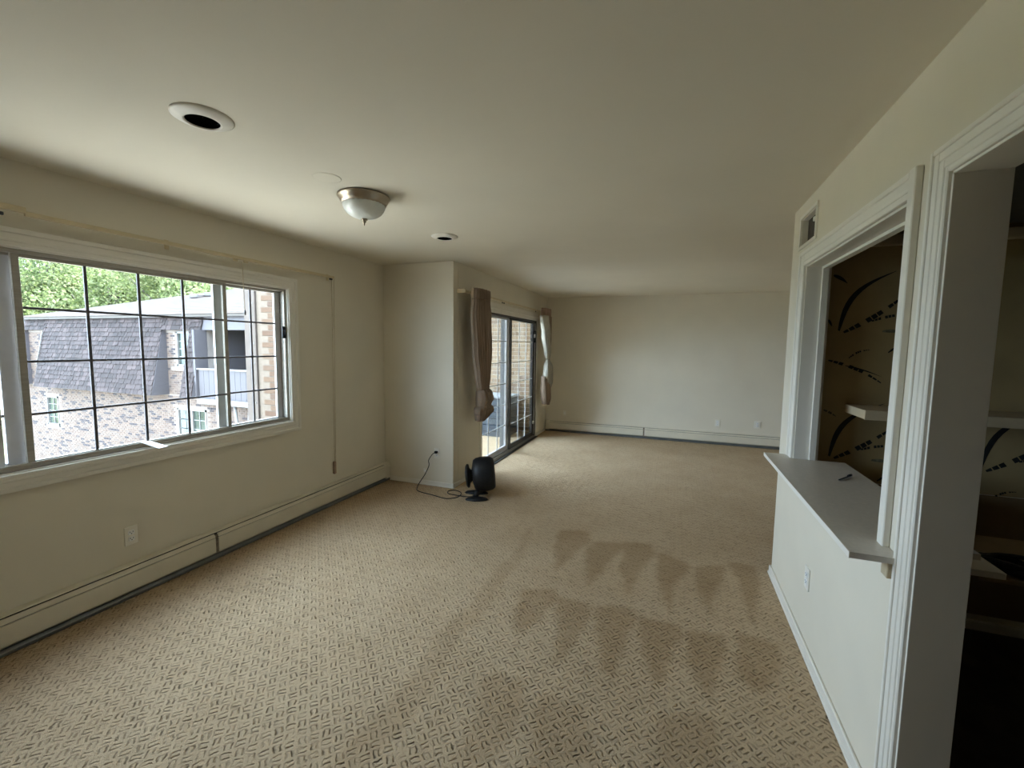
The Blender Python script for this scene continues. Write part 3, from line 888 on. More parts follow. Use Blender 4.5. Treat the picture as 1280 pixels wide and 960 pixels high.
# ------------------------------------------------------------------ window curtain rod
rd = thing('curtain_rod', 'bare cream traverse curtain rod above the gridded window with hanging cords', 'curtain rod', (XL, 1.75, 2.2))
rx = XL + 0.065
obj('rail', boxes(((rx - 0.006, 1.22, 2.166), (rx + 0.010, 3.30, 2.190), 0.003)), M['rod'], rd)
obj('outer_rail', boxes(((rx - 0.008, 0.20, 2.178), (rx + 0.013, 1.225, 2.208), 0.003)), M['rod'], rd)
for yy in (0.6, 1.9, 3.285):
    obj('bracket', boxes(((XL, yy - 0.012, 2.175), (rx + 0.004, yy + 0.012, 2.186), 0.002), ((XL, yy - 0.014, 2.15), (XL + 0.004, yy + 0.014, 2.21), 0.001)), M['rod'], rd)
for yy in (1.08, 1.13, 2.32, 2.40, 3.26):
    obj('carrier', boxes(((rx - 0.004, yy - 0.018, 2.150), (rx + 0.008, yy + 0.018, 2.166), 0.003)), M['bronze'] if yy < 1.2 or yy > 3 else M['rod'], rd)
bm = new(); tube(bm, [(rx, 2.375, 2.155), (rx, 2.376, 2.0), (rx, 2.380, 1.80)], 0.0022, 6)
pc = obj('pull_cord', bm, M['cord'], rd)
bm = new(); tube(bm, [(rx, 2.380, 1.803), (rx, 2.381, 1.785), (rx, 2.381, 1.765)], [0.004, 0.007, 0.005], 8); obj('tassel', bm, M['bronze'], pc)
bm = new()
tube(bm, [(rx - 0.02, 3.292, 2.165), (rx - 0.035, 3.300, 1.2), (XL + 0.022, 3.305, 0.40)], 0.0022, 6)
tube(bm, [(rx - 0.015, 3.316, 2.165), (rx - 0.032, 3.318, 1.2), (XL + 0.022, 3.318, 0.40)], 0.0022, 6)
c2 = obj('loop_cord', bm, M['cord'], rd)
obj('tension_pulley', boxes(((XL, 3.296, 0.285), (XL + 0.026, 3.326, 0.41), 0.006)), mat('amber_plastic', (0.34, 0.22, 0.14), 0.4, var=0.1), c2)

# ------------------------------------------------------------------ balcony door curtains and rod
rd2 = thing('curtain_rod', 'cream traverse rod over the sliding balcony door holding two curtains', 'curtain rod', (XJ, 5.8, 2.15))
qx = XJ + 0.085
obj('rail', boxes(((qx - 0.006, 4.22, 2.125), (qx + 0.010, 7.42, 2.150), 0.003)), M['rod'], rd2)
obj('rail_end', boxes(((XJ, 4.205, 2.118), (qx + 0.012, 4.222, 2.160), 0.003)), M['rod'], rd2)
obj('rail_end', boxes(((XJ, 7.42, 2.118), (qx + 0.012, 7.437, 2.160), 0.003)), M['rod'], rd2)
for yy in (5.3, 5.36, 6.75):
    obj('carrier', boxes(((qx - 0.004, yy - 0.012, 2.108), (qx + 0.008, yy + 0.012, 2.125), 0.003)), M['bronze'], rd2)

def drape(levels, npleat=9, n=120, tw=0.0, seedp=0):
    """closed pleated column: levels = (z, yc, half width y, half depth x, xc, pleat amplitude)"""
    bm = new()
    rings = []
    for z, yc, hy, hx, xc, amp in levels:
        ring = []
        for k in range(n):
            a = 2 * math.pi * k / n
            w_ = math.sin(a)
            pl = amp * 0.13 * (math.sin(npleat * math.pi * w_ + tw * z * 3 + seedp) + 0.35 * math.sin(npleat * 7.1 * w_ + z * 4))
            ring.append(bm.verts.new((xc + hx * math.cos(a) + pl * (0.25 + 0.75 * abs(math.cos(a))), yc + hy * w_, z)))
        rings.append(ring)
    for a, b in zip(rings, rings[1:]):
        for k in range(n):
            f = bm.faces.new((a[k], a[(k + 1) % n], b[(k + 1) % n], b[k]))
            f.smooth = True
    bm.faces.new(rings[0]); bm.faces.new(rings[-1][::-1])
    bmesh.ops.recalc_face_normals(bm, faces=bm.faces[:])
    return bm
def interp(keys, n):
    out = []
    for i in range(n):
        z = keys[0][0] + (keys[-1][0] - keys[0][0]) * i / (n - 1)
        for a, b in zip(keys, keys[1:]):
            if a[0] >= z >= b[0]:
                t = (a[0] - z) / (a[0] - b[0])
                t = t * t * (3 - 2 * t)
                out.append((z,) + tuple(p + (q - p) * t for p, q in zip(a[1:], b[1:])))
                break
    return out
cq = qx + 0.088
cu = thing('curtain', 'taupe pleated curtain knotted low at the near side of the balcony door', 'curtain', (qx, 4.65, 2.1))
obj('heading', drape([(2.175, 4.455, 0.20, 0.036, cq, 0.2), (2.12, 4.455, 0.20, 0.038, cq, 0.24), (2.06, 4.455, 0.20, 0.040, cq, 0.2)], 11), M['curtain'], cu)
obj('drop', drape(interp([(2.065, 4.455, 0.20, 0.046, cq, 0.14), (1.90, 4.460, 0.235, 0.055, cq, 0.13), (1.5, 4.485, 0.21, 0.062, cq, 0.13), (1.2, 4.505, 0.155, 0.06, cq, 0.10), (1.06, 4.515, 0.11, 0.055, cq, 0.06)], 26), 11), M['curtain'], cu)
bm = drape(interp([(1.09, 4.515, 0.09, 0.05, cq, 0.05), (1.03, 4.525, 0.13, 0.08, cq + 0.01, 0.07), (0.95, 4.545, 0.145, 0.09, cq + 0.01, 0.05), (0.89, 4.535, 0.13, 0.075, cq, 0.05), (0.85, 4.535, 0.12, 0.07, cq, 0.04)], 18), 5, 120, 2.5)
obj('knot', bm, M['curtain'], cu)
obj('tail', drape(interp([(0.90, 4.515, 0.085, 0.05, cq, 0.05), (0.84, 4.545, 0.20, 0.075, cq, 0.12), (0.80, 4.550, 0.21, 0.07, cq, 0.14), (0.77, 4.495, 0.13, 0.06, cq, 0.16), (0.71, 4.435, 0.055, 0.04, cq, 0.10)], 16), 8), M['curtain'], cu)
cu2 = thing('curtain', 'curtain with pale lining twisted and tied back in the corner past the balcony door', 'curtain', (cq, 7.2, 2.1))
obj('heading', drape([(2.185, 7.070, 0.22, 0.038, cq, 0.16), (2.13, 7.070, 0.225, 0.040, cq, 0.18), (2.02, 7.050, 0.22, 0.042, cq, 0.14)], 9), mat('rose_taupe_curtain', (0.36, 0.24, 0.18), 0.9, var=0.1, scale=14, bump=0.2, bscale=200), cu2)
l = obj('lining', drape(interp([(2.06, 6.890, 0.12, 0.055, cq + 0.02, 0.10), (1.75, 7.010, 0.11, 0.055, cq + 0.02, 0.12), (1.45, 7.110, 0.065, 0.045, cq + 0.02, 0.10), (1.34, 7.140, 0.035, 0.03, cq + 0.02, 0.04)], 20), 6, 100, 1.5), M['lining'], cu2)
obj('drop', drape(interp([(2.06, 7.110, 0.17, 0.05, cq + 0.0, 0.12), (1.7, 7.160, 0.10, 0.05, cq, 0.12), (1.45, 7.170, 0.06, 0.045, cq, 0.10), (1.34, 7.160, 0.035, 0.03, cq, 0.04)], 16), 7, 100), M['curtain'], cu2)
obj('tied_fold', drape(interp([(1.36, 7.140, 0.03, 0.028, cq + 0.02, 0.03), (1.22, 7.130, 0.10, 0.055, cq + 0.03, 0.14), (1.08, 7.140, 0.13, 0.06, cq + 0.03, 0.16), (0.96, 7.190, 0.105, 0.055, cq + 0.03, 0.14), (0.86, 7.240, 0.04, 0.03, cq + 0.03, 0.05)], 18), 7, 100, 1.0), M['lining'], cu2)
obj('tail', drape(interp([(1.06, 7.120, 0.11, 0.05, cq - 0.01, 0.10), (0.85, 7.150, 0.14, 0.06, cq - 0.01, 0.16), (0.66, 7.170, 0.12, 0.055, cq - 0.01, 0.18), (0.56, 7.160, 0.07, 0.04, cq - 0.01, 0.16)], 14), 6, 100), M['curtain'], cu2)

# ------------------------------------------------------------------ fan on the carpet
fx, fy = -1.80, 4.02
fan = thing('floor_fan', 'black air-circulator floor fan standing on the carpet beside the return wall corner', 'fan', (fx, fy, 0))
axis = Vector((0.90, 0.36, 0.10)).normalized()
q = axis.to_track_quat('Z', 'Y').to_matrix().to_4x4()
mt = Matrix.Translation((fx + 0.005, fy, 0.240)) @ q
bm = new(); lathe(bm, [(0.115, -0.105), (0.150, -0.098), (0.168, -0.07), (0.178, -0.02), (0.176, 0.04), (0.166, 0.085), (0.150, 0.108), (0.140, 0.112), (0.143, 0.095)], mt, 40); obj('housing', bm, M['black'], fan)
bm = new()
for rr in (0.035, 0.060, 0.085, 0.110, 0.132):
    lathe(bm, [(rr - 0.002, 0.104), (rr + 0.002, 0.104), (rr + 0.002, 0.108), (rr - 0.002, 0.108), (rr - 0.002, 0.104)], mt, 28)
for k in range(20):
    a = 2 * math.pi * k / 20
    tube(bm, [mt @ Vector((0.03 * math.cos(a), 0.03 * math.sin(a), 0.107)), mt @ Vector((0.142 * math.cos(a + 0.5), 0.142 * math.sin(a + 0.5), 0.100))], 0.0018, 5)
obj('grille', bm, M['black'], fan)
bm = new()
for k in range(16):
    a = 2 * math.pi * k / 16
    tube(bm, [mt @ Vector((0.05 * math.cos(a), 0.05 * math.sin(a), -0.118)), mt @ Vector((0.118 * math.cos(a), 0.118 * math.sin(a), -0.104))], 0.003, 5)
obj('rear_grille', bm, M['black'], fan)
mt2 = Matrix.Translation((fx - 0.155, fy - 0.045, 0.210)) @ q
bm = new(); lathe(bm, [(0.001, -0.022), (0.06, -0.021), (0.108, -0.014), (0.124, 0.0), (0.118, 0.014), (0.08, 0.022), (0.04, 0.06), (0.001, 0.06)], mt2, 36); obj('rear_disc', bm, M['black'], fan)
mt3 = mt2
bm = new(); tube(bm, [mt2 @ Vector((0.06, 0.02, -0.020)), mt2 @ Vector((0.06, 0.02, -0.034))], 0.014, 12); obj('control_knob', bm, M['alu_light'], fan)
bm = new()
def foot(cx, cy, rx_, ry_, ang):
    ca, sa = math.cos(ang), math.sin(ang)
    n = 20
    prof = [(1.0, 0.0), (1.0, 0.008), (0.85, 0.020), (0.45, 0.030), (0.02, 0.034)]
    rings = []
    for s, z in prof:
        rings.append([bm.verts.new((cx + rx_ * s * math.cos(2 * math.pi * k / n) * ca - ry_ * s * math.sin(2 * math.pi * k / n) * sa,
                                    cy + rx_ * s * math.cos(2 * math.pi * k / n) * sa + ry_ * s * math.sin(2 * math.pi * k / n) * ca, z + 0.001)) for k in range(n)])
    for a, b in zip(rings, rings[1:]):
        for k in range(n):
            f = bm.faces.new((a[k], a[(k + 1) % n], b[(k + 1) % n], b[k])); f.smooth = True
    bm.faces.new(rings[0][::-1])
foot(fx - 0.015, fy - 0.125, 0.115, 0.055, 0.35)
foot(fx - 0.10, fy + 0.055, 0.125, 0.05, 0.25)
tube(bm, [(fx - 0.03, fy - 0.115, 0.02), (fx - 0.025, fy - 0.10, 0.07), (fx - 0.005, fy - 0.02, 0.075)], [0.03, 0.026, 0.03], 10)
tube(bm, [(fx - 0.07, fy + 0.055, 0.02), (fx - 0.04, fy + 0.05, 0.07), (fx - 0.005, fy - 0.02, 0.075)], [0.03, 0.026, 0.03], 10)
obj('base', bm, M['black'], fan)
def spline(pts, n=10):
    P = [Vector(p) for p in pts]
    P = [2 * P[0] - P[1]] + P + [2 * P[-1] - P[-2]]
    out = []
    for i in range(1, len(P) - 2):
        for k in range(n):
            t = k / n
            a, b, c, d = P[i - 1], P[i], P[i + 1], P[i + 2]
            out.append(0.5 * ((2 * b) + (c - a) * t + (2 * a - 5 * b + 4 * c - d) * t * t + (3 * b - a - 3 * c + d) * t ** 3))
    out.append(P[-2])
    return out
bm = new()
tube(bm, spline([(-2.403, YJ - 0.036, 0.386), (-2.430, YJ - 0.055, 0.370), (-2.475, YJ - 0.06, 0.30), (-2.475, YJ - 0.055, 0.24), (-2.52, YJ - 0.06, 0.14), (-2.57, YJ - 0.09, 0.05), (-2.575, YJ - 0.13, 0.008), (-2.50, 3.89, 0.005), (-2.30, 3.84, 0.005), (-2.13, 3.80, 0.005), (-2.06, 3.83, 0.005), (-2.02, 3.90, 0.005), (-2.05, 4.01, 0.006), (-2.14, 4.06, 0.005), (-2.20, 4.02, 0.005), (-2.16, 3.93, 0.011), (-2.05, 3.91, 0.012), (-1.93, 3.92, 0.010), (-1.86, 3.95, 0.02)]), 0.0045, 7)
cd_ = obj('power_cord', bm, M['black'], fan)
obj('plug', boxes(((-2.420, YJ - 0.040, 0.374), (-2.388, YJ - 0.0095, 0.400), 0.004)), M['black'], cd_)

# ------------------------------------------------------------------ kitchen pieces seen through the openings
sh = thing('wall_shelf', 'tan thick shelf board on the dark leaf-patterned kitchen wall', 'shelf', (1.6, KY1, 1.2))
obj('board', boxes(((0.965, 2.80, 1.195), (2.6, KY1 - 0.006, 1.243), 0.002)), M['shelfwood'], sh)
obj('edge_strip', boxes(((0.963, 2.796, 1.193), (2.6, 2.80, 1.245), 0.001)), M['shelfwood'], sh)
dk = thing('desk_board', 'pale low desk board on the kitchen side of the doorway, left of black cables', 'desk', (1.0, 2.5, 0))
obj('board', boxes(((xr1 + 0.012, 2.07, 0.725), (1.18, KY1 - 0.03, 0.75), 0.002)), M['trim'], dk)
obj('support', boxes(((xr1 + 0.02, 2.6, 0.005), (1.10, 2.63, 0.725))), M['dado'], dk)
tb = thing('side_table', 'brown low table in the dim kitchen, holding the black cables', 'table', (1.6, 2.5, 0))
obj('table_top', boxes(((1.19, 2.24, 0.640), (2.0, 2.75, 0.660), 0.003)), M['dado'], tb)
for a, b in ((1.225, 2.56), (1.95, 2.28), (1.225, 2.71), (1.95, 2.71)):
    obj('leg', boxes(((a - 0.015, b - 0.015, 0.004), (a + 0.015, b + 0.015, 0.640))), M['dado'], tb)
rnd = random.Random(5)
bm = new()
pts = []
for k in range(60):
    a = k * 0.83
    pts.append((1.33 + 0.13 * math.cos(a) * rnd.uniform(0.5, 1), 2.32 + 0.06 * math.sin(a) * rnd.uniform(0.4, 1), 0.671 + rnd.uniform(0, 0.045)))
tube(bm, spline(pts, 6), 0.009, 6)
tag(obj('cable_heap', bm, M['black'], loc=(1.33, 2.32, 0.66)), 'tangled heap of black cables on the low brown table in the kitchen', 'cables')

# ------------------------------------------------------------------ balcony and outside walls of this building
struct('balcony_floor', boxes(((-4.95, YJ + 0.11, -0.22), (XJ - 0.13, 7.45, -0.06))), M['deck'])
struct('balcony_shade_slab', boxes(((-3.75, YJ + 0.115, 2.5), (XJ - 0.115, YB + 0.1, 2.66))), M['exterior'])  # unseen slab added to keep sun off the deck and shade the room
struct('wall_outer', boxes(((XL - 0.16, YF - 0.12, -5.2), (XL - 0.112, YJ - 0.1, WZ0 - 0.045)), ((XL - 0.16, W1 + 0.02, WZ0 - 0.045), (XL - 0.112, YJ - 0.1, H)), ((XL - 0.16, YF - 0.12, WZ0 - 0.045), (XL - 0.112, W0 - 0.02, H)), ((XL - 0.16, W0 - 0.02, WZ1 + 0.01), (XL - 0.112, W1 + 0.02, H))), M['exterior'])
def brick_wall(name, x0, x1, y, z0, z1, th, bx_range, bz_range, seed, mb, mm):
    """wall facing -y; bricks proud of recessed mortar in the range that shows"""
    rr = random.Random(seed)
    wl = struct(name, boxes(((x0, y, z0), (x1, y + th, z1))), mm, loc=((x0 + x1) / 2, y, 0))
    bw, bh, g = 0.194, 0.060, 0.012
    base = boxes(((-bw / 2, -0.007, -bh / 2), (bw / 2, 0.004, bh / 2), 0.002))
    me = bpy.data.meshes.new('brick')
    base.to_mesh(me); base.free()
    me.materials.append(mb)
    r = 0
    z = bz_range[0] + bh / 2
    while z < bz_range[1]:
        x = bx_range[1] - bw / 2 - ((bw + g) / 2 if r % 2 else 0)
        while x > bx_range[0] + bw / 2:
            o = bpy.data.objects.new('brick', me)
            COL.objects.link(o)
            o.parent = wl
            o.location = Vector((x + rr.uniform(-.002, .002), y + rr.uniform(-.002, .001), z)) - wl.location
            x -= bw + g
        z += bh + g
        r += 1
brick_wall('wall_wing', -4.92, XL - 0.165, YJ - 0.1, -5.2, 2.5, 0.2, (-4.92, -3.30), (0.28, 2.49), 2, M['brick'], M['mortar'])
brick_wall('wall_balcony_end', -4.92, XJ - 0.112, 7.45, -5.2, 2.5, 0.3, (-3.75, XJ - 0.115), (0.02, 2.49), 4, M['brick_b'], M['mortar_b'])
cb = struct('trim_4', boxes(((-5.11, YJ - 0.125, -5.2), (-4.92, YJ + 0.1, 2.5), 0.004)), M['board'])
for k in range(9):
    bm = new(); tube(bm, [(-4.955, YJ - 0.123, 0.3 + k * 0.25), (-4.955, YJ - 0.130, 0.3 + k * 0.25)], 0.011, 8)
    obj('nail_head', bm, M['exterior'], cb)
rl = thing('balcony_railing', 'dark metal railing along the outer edge of the balcony', 'railing', (-4.85, 5.8, -0.06))
obj('top_rail', boxes(((-4.88, YJ + 0.12, 0.96), (-4.82, 7.44, 1.0), 0.004)), M['bronze'], rl)
obj('bottom_rail', boxes(((-4.87, YJ + 0.12, 0.02), (-4.83, 7.44, 0.05), 0.003)), M['bronze'], rl)
yy = YJ + 0.2
while yy < 7.4:
    obj('baluster', boxes(((-4.858, yy - 0.008, 0.05), (-4.842, yy + 0.008, 0.96))), M['bronze'], rl)
    yy += 0.12
st = thing('storage_chest', 'slate-blue slatted storage chest on the balcony against the brick end wall', 'chest', (-3.2, 7.05, -0.06))
cx_a, cx_b, cy_a, cy_b = -3.75, -2.62, 6.80, 7.38
obj('carcass', boxes(((cx_a + 0.015, cy_a + 0.015, -0.03), (cx_b - 0.015, cy_b, 0.66))), M['black'], st)
for k in range(6):
    obj('slat', boxes(((cx_a, cy_a, -0.02 + k * 0.113), (cx_b, cy_a + 0.014, 0.08 + k * 0.113), 0.003)), M['chest'], st)
    obj('slat', boxes(((cx_b - 0.014, cy_a + 0.016, -0.02 + k * 0.113), (cx_b, cy_b, 0.08 + k * 0.113), 0.003)), M['chest'], st)
obj('lid', boxes(((cx_a - 0.02, cy_a - 0.02, 0.665), (cx_b + 0.02, cy_b, 0.70), 0.004)), M['deck'], st)
for a in (cx_a + 0.03, cx_b - 0.03):
    for b in (cy_a + 0.03, cy_b - 0.04):
        obj('foot', boxes(((a - 0.02, b - 0.02, -0.06), (a + 0.02, b + 0.02, -0.02))), M['black'], st)

# ------------------------------------------------------------------ ground
GZ = -5.2
struct('ground', boxes(((-120, -60, GZ - 0.3), (60, 120, GZ))), M['grass'])
struct('ground_path', boxes(((-34, -45, GZ), (XL - 0.17, 9.0, GZ + 0.02))), M['path'])

# ------------------------------------------------------------------ neighbouring building
nb = thing('apartment_building', 'brick apartment building with grey shingled mansard storey outside the window', 'building', (-19, 10, GZ))
NX0, NX1, NY = -25.6, -8.2, 10.0
MZ0, MZ1 = -0.28, 2.40
# openings in the brick / recess face: (x0, x1, z0, z1)
LW1 = (-24.25, -23.42, -1.92, -0.74)
LW2 = (-16.15, -14.70, -2.15, -0.74)
UW = (-16.02, -15.30, 0.72, 1.90)
NI = (-14.50, -9.2, -0.26, 1.96)      # balcony niche
REC = [(-25.22, -23.75), (-16.55, -15.12)]
core = new()
for a, b in ((NX0, LW1[0]), (LW1[1], LW2[0]), (LW2[1], NX1)):
    box(core, (a, NY, GZ), (b, NY + 0.3, -0.25))
for (x0, x1, z0, z1) in (LW1, LW2):
    box(core, (x0, NY, GZ), (x1, NY + 0.3, z0)); box(core, (x0, NY, z1), (x1, NY + 0.3, -0.25))
box(core, (NX0, NY, -0.25), (UW[0], NY + 0.3, MZ1)); box(core, (UW[1], NY, -0.25), (NI[0], NY + 0.3, MZ1))
box(core, (UW[0], NY, -0.25), (UW[1], NY + 0.3, UW[2])); box(core, (UW[0], NY, UW[3]), (UW[1], NY + 0.3, MZ1))
box(core, (NI[0], NY, NI[3]), (NI[1], NY + 0.3, MZ1)); box(core, (NI[1], NY, -0.25), (NX1, NY + 0.3, MZ1))
box(core, (NX0, NY + 0.3, GZ), (NX0 + 0.3, NY + 11, MZ1))
box(core, (NX1 - 0.3, NY + 0.3, GZ), (NX1, NY + 11, MZ1))
box(core, (NX0, NY + 10.7, GZ), (NX1, NY + 11, MZ1))
obj('wall', core, M['nmortar'], nb)
# brick skin, too small to pick apart
vsx, fsx = [], []
def addbox(a, b):
    o = len(vsx)
    vsx.extend([(x, y, z) for z in (a[2], b[2]) for y in (a[1], b[1]) for x in (a[0], b[0])])
    fsx.extend([tuple(o + i for i in f) for f in ((0, 2, 3, 1), (4, 5, 7, 6), (0, 1, 5, 4), (0, 4, 6, 2), (1, 3, 7, 5))])
def blocked(x0, x1, z0, z1, holes):
    return any(x1 > h[0] - 0.05 and x0 < h[1] + 0.05 and z1 > h[2] - 0.1 and z0 < h[3] + 0.05 for h in holes)
rr = random.Random(9)
def brickskin(x0, x1, z0, z1, holes):
    z, r = z0, 0
    while z < z1 - 0.05:
        x = x0 - (0.11 if r % 2 else 0)
        while x < x1:
            a, b = max(x, x0), min(x + 0.205, x1)
            if b - a > 0.03 and not blocked(a, b, z, z + 0.064, holes):
                y = NY - 0.008 + rr.uniform(-.002, .002)
                addbox((a, y, z), (b, NY + 0.004, z + 0.064))
            x += 0.217
        z += 0.0765
        r += 1
brickskin(NX0, -12.0, -4.6, -0.28, [LW1, LW2])
for a, b in REC:
    brickskin(a + 0.02, b - 0.02, -0.27, 1.92, [UW])
def from_lists(name, vs_, fs_, m, parent):
    b = wloc(parent)
    me = bpy.data.meshes.new(name)
    me.from_pydata([(v[0] - b.x, v[1] - b.y, v[2] - b.z) for v in vs_], [], fs_)
    me.materials.append(m)
    o = bpy.data.objects.new(name, me)
    COL.objects.link(o)
    o.parent = parent
    return o
o = from_lists('brick_courses', vsx, fsx, M['nbrick'], nb); o['kind'] = 'stuff'
# mansard slope
OV = 0.52
def slope_y(z):
    return NY - 0.04 - OV * (MZ1 - z) / (MZ1 - MZ0)
SEG = [(-23.75, -16.55), (-15.12, -14.58)]
for a, b in SEG + [(NX0 - 0.02, REC[0][0]), (NI[1], NX1)]:
    bm = new()
    prism(bm, [(a, NY - 0.001, MZ0), (a, slope_y(MZ0) + 0.02, MZ0), (a, slope_y(MZ1) + 0.02, MZ1), (a, NY - 0.001, MZ1)], (b - a, 0, 0))
    obj('mansard_core', bm, M['nsiding'], nb)
for a, b in ((REC[0][0], SEG[0][0]), (SEG[0][1], SEG[1][0]), (SEG[1][1], NI[1])):   # heads over the recesses
    zz = 1.95
    bm = new()
    prism(bm, [(a, NY - 0.001, zz), (a, slope_y(zz) + 0.02, zz), (a, slope_y(MZ1) + 0.02, MZ1), (a, NY - 0.001, MZ1)], (b - a, 0, 0))
    obj('dormer_head', bm, M['nsiding'], nb)
vsx, fsx = [], []
def shingles(x0, x1, z0, z1):
    z, r = z0, 0
    hgt = 0.165
    while z < z1 - 0.02:
        zt = min(z + hgt, z1)
        x = x0 - rr.uniform(0, 0.2)
        while x < x1:
            w_ = rr.uniform(0.14, 0.30)
            a, b = max(x, x0) , min(x + w_ - 0.012, x1)
            if b - a > 0.03:
                o_ = len(vsx)
                ya, yb = slope_y(z) - 0.022 - rr.uniform(0, 0.012), slope_y(zt + 0.03)
                zb = z + rr.uniform(0, 0.02)
                vsx.extend([(a, ya, zb), (b, ya, zb), (b, yb, zt + 0.03), (a, yb, zt + 0.03), (a, ya + 0.03, zb - 0.002), (b, ya + 0.03, zb - 0.002), (a, yb + 0.02, zt + 0.03), (b, yb + 0.02, zt + 0.03)])
                fsx.extend([tuple(o_ + i for i in f) for f in ((0, 1, 2, 3), (0, 4, 5, 1), (0, 3, 6, 4), (1, 5, 7, 2))])
            x += w_
        z += hgt
        r += 1
for a, b in SEG:
    shingles(a, b, MZ0 + 0.01, MZ1 - 0.02)
shingles(REC[0][0], SEG[0][0], 1.95, MZ1 - 0.02)
shingles(SEG[0][1], SEG[1][0], 1.95, MZ1 - 0.02)
o = from_lists('mansard_shingles', vsx, fsx, M['shingle'], nb); o['kind'] = 'stuff'
# recess cheeks with lap siding, corner board, fascia, gutter
def cheek(xc, side):
    for k in range(14):
        z0 = MZ0 + k * 0.16
        z1 = z0 + 0.155
        if z1 > 1.95: break
        bm = new()
        prism(bm, [(xc, slope_y(z0) + 0.0, z0), (xc, NY - 0.002, z0), (xc, NY - 0.002, z1), (xc, slope_y(z1) + 0.0, z1)], (side * 0.018, 0, 0))
        obj('siding_board', bm, M['nsiding'], nb)
cheek(REC[0][0], 1); cheek(REC[1][0], 1); cheek(SEG[0][0], -1); cheek(SEG[1][0], -1)
bm = new(); prism(bm, [(SEG[0][0] - 0.03, slope_y(0.6), 0.6), (SEG[0][0] - 0.03, slope_y(0.6) - 0.05, 0.6), (SEG[0][0] - 0.03, slope_y(1.93) - 0.05, 1.93), (SEG[0][0] - 0.03, slope_y(1.93) + 0.25, 1.93)], (0.03, 0, 0)); obj('edge_board', bm, M['nwhite'], nb)
obj('corner_board', boxes(((-14.60, NY - 0.42, MZ0), (-14.50, NY - 0.005, 1.95))), M['nsiding'], nb)
obj('fascia', boxes(((NX0 - 0.1, NY - 0.16, MZ1 - 0.02), (NX1, NY + 0.1, MZ1 + 0.075))), M['nfascia'], nb)
# hip roof, pitch 0.3, in shingle courses
bm = new()
pit = 0.3
e0 = (NX0 - 0.12, NY - 0.2, MZ1 + 0.06)
ridge_y = NY + 5.5
rz_ = MZ1 + 0.06 + pit * 5.7
prism(bm, [(NX0 - 0.12, NY - 0.2, MZ1 + 0.05), (NX1, NY - 0.2, MZ1 + 0.05), (NX1, ridge_y, rz_ - 0.01), (NX0 + 5.58, ridge_y, rz_ - 0.01)], (0, 0.02, -0.05))
prism(bm, [(NX0 - 0.12, NY - 0.2, MZ1 + 0.05), (NX0 + 5.58, ridge_y, rz_ - 0.01), (NX0 - 0.12, NY + 11.2, MZ1 + 0.05)], (0.02, 0, -0.05))
prism(bm, [(NX0 - 0.12, NY + 11.2, MZ1 + 0.05), (NX0 + 5.58, ridge_y, rz_ - 0.01), (NX1, ridge_y, rz_ - 0.01), (NX1, NY + 11.2, MZ1 + 0.05)], (0, -0.02, -0.05))
obj('roof_deck', bm, M['nfascia'], nb)
vsx, fsx = [], []
s = 0.0
while s < 5.6:
    yA, yB = NY - 0.22 + s, NY - 0.22 + s + 0.2
    zA, zB = MZ1 + 0.062 + pit * s + 0.014, MZ1 + 0.062 + pit * (s + 0.2) + 0.004
    xs = NX0 - 0.14 + s
    x = xs
    while x < -10.5:
        w_ = rr.uniform(0.25, 0.5)
        o_ = len(vsx)
        vsx.extend([(x, yA, zA), (x + w_ - 0.008, yA, zA), (x + w_ - 0.008, yB, zB), (x + (0.2 if x == xs else 0), yB, zB), (x, yA, zA - 0.02), (x + w_ - 0.008, yA, zA - 0.02)])
        fsx.extend([(o_, o_ + 1, o_ + 2, o_ + 3), (o_, o_ + 4, o_ + 5, o_ + 1)])
        x += w_
    s += 0.2
o = from_lists('roof_shingles', vsx, fsx, M['roofsh'], nb); o['kind'] = 'stuff'
for xx, yy in ((-19.6, 13.2), (-19.1, 13.5)):
    zz = MZ1 + 0.06 + pit * (yy - NY + 0.2)
    obj('roof_vent', boxes(((xx - 0.25, yy - 0.2, zz - 0.02), (xx + 0.25, yy + 0.2, zz + 0.14), 0.02)), M['nfascia'], nb)
def nwindow(x0, x1, z0, z1, cols, curtain=None, y=NY, split=False):
    t = 0.06
    f = new()
    box(f, (x0, y - 0.02, z0), (x0 + t, y + 0.08, z1)); box(f, (x1 - t, y - 0.02, z0), (x1, y + 0.08, z1))
    box(f, (x0, y - 0.02, z1 - t), (x1, y + 0.08, z1)); box(f, (x0, y - 0.02, z0), (x1, y + 0.08, z0 + t))
    box(f, (x0 - 0.04, y - 0.06, z0 - 0.07), (x1 + 0.04, y + 0.02, z0))
    if split:
        xm = (x0 + x1) / 2
        box(f, (xm - 0.035, y - 0.015, z0), (xm + 0.035, y + 0.08, z1))
    fo = obj('window_frame', f, M['nwhite'], nb)
    obj('pane', boxes(((x0 + t, y + 0.04, z0 + t), (x1 - t, y + 0.05, z1 - t))), M['npane'], fo)
    g = new()
    for k in range(1, cols):
        xx = x0 + t + (x1 - x0 - 2 * t) * k / cols
        box(g, (xx - 0.012, y + 0.02, z0 + t), (xx + 0.012, y + 0.038, z1 - t))
    for k in range(1, 4):
        zz = z0 + t + (z1 - z0 - 2 * t) * k / 4
        box(g, (x0 + t, y + 0.02, zz - 0.012), (x1 - t, y + 0.038, zz + 0.012))
    obj('pane_grid', g, M['nwhite'], fo)
    if curtain:
        obj('inner_curtain', boxes(((curtain[0], y + 0.02, z0 + t), (curtain[1], y + 0.039, z1 - t))), M['ncurtain'], fo)
nwindow(*LW1, 2)
nwindow(*LW2, 4, (-16.05, -15.45), split=True)
nwindow(*UW, 2)
bm = new()
box(bm, (UW[0] - 0.22, NY - 0.07, UW[2] - 0.16), (UW[1] + 0.12, NY, UW[2] - 0.02))
obj('sill', bm, M['nmortar'], nb)
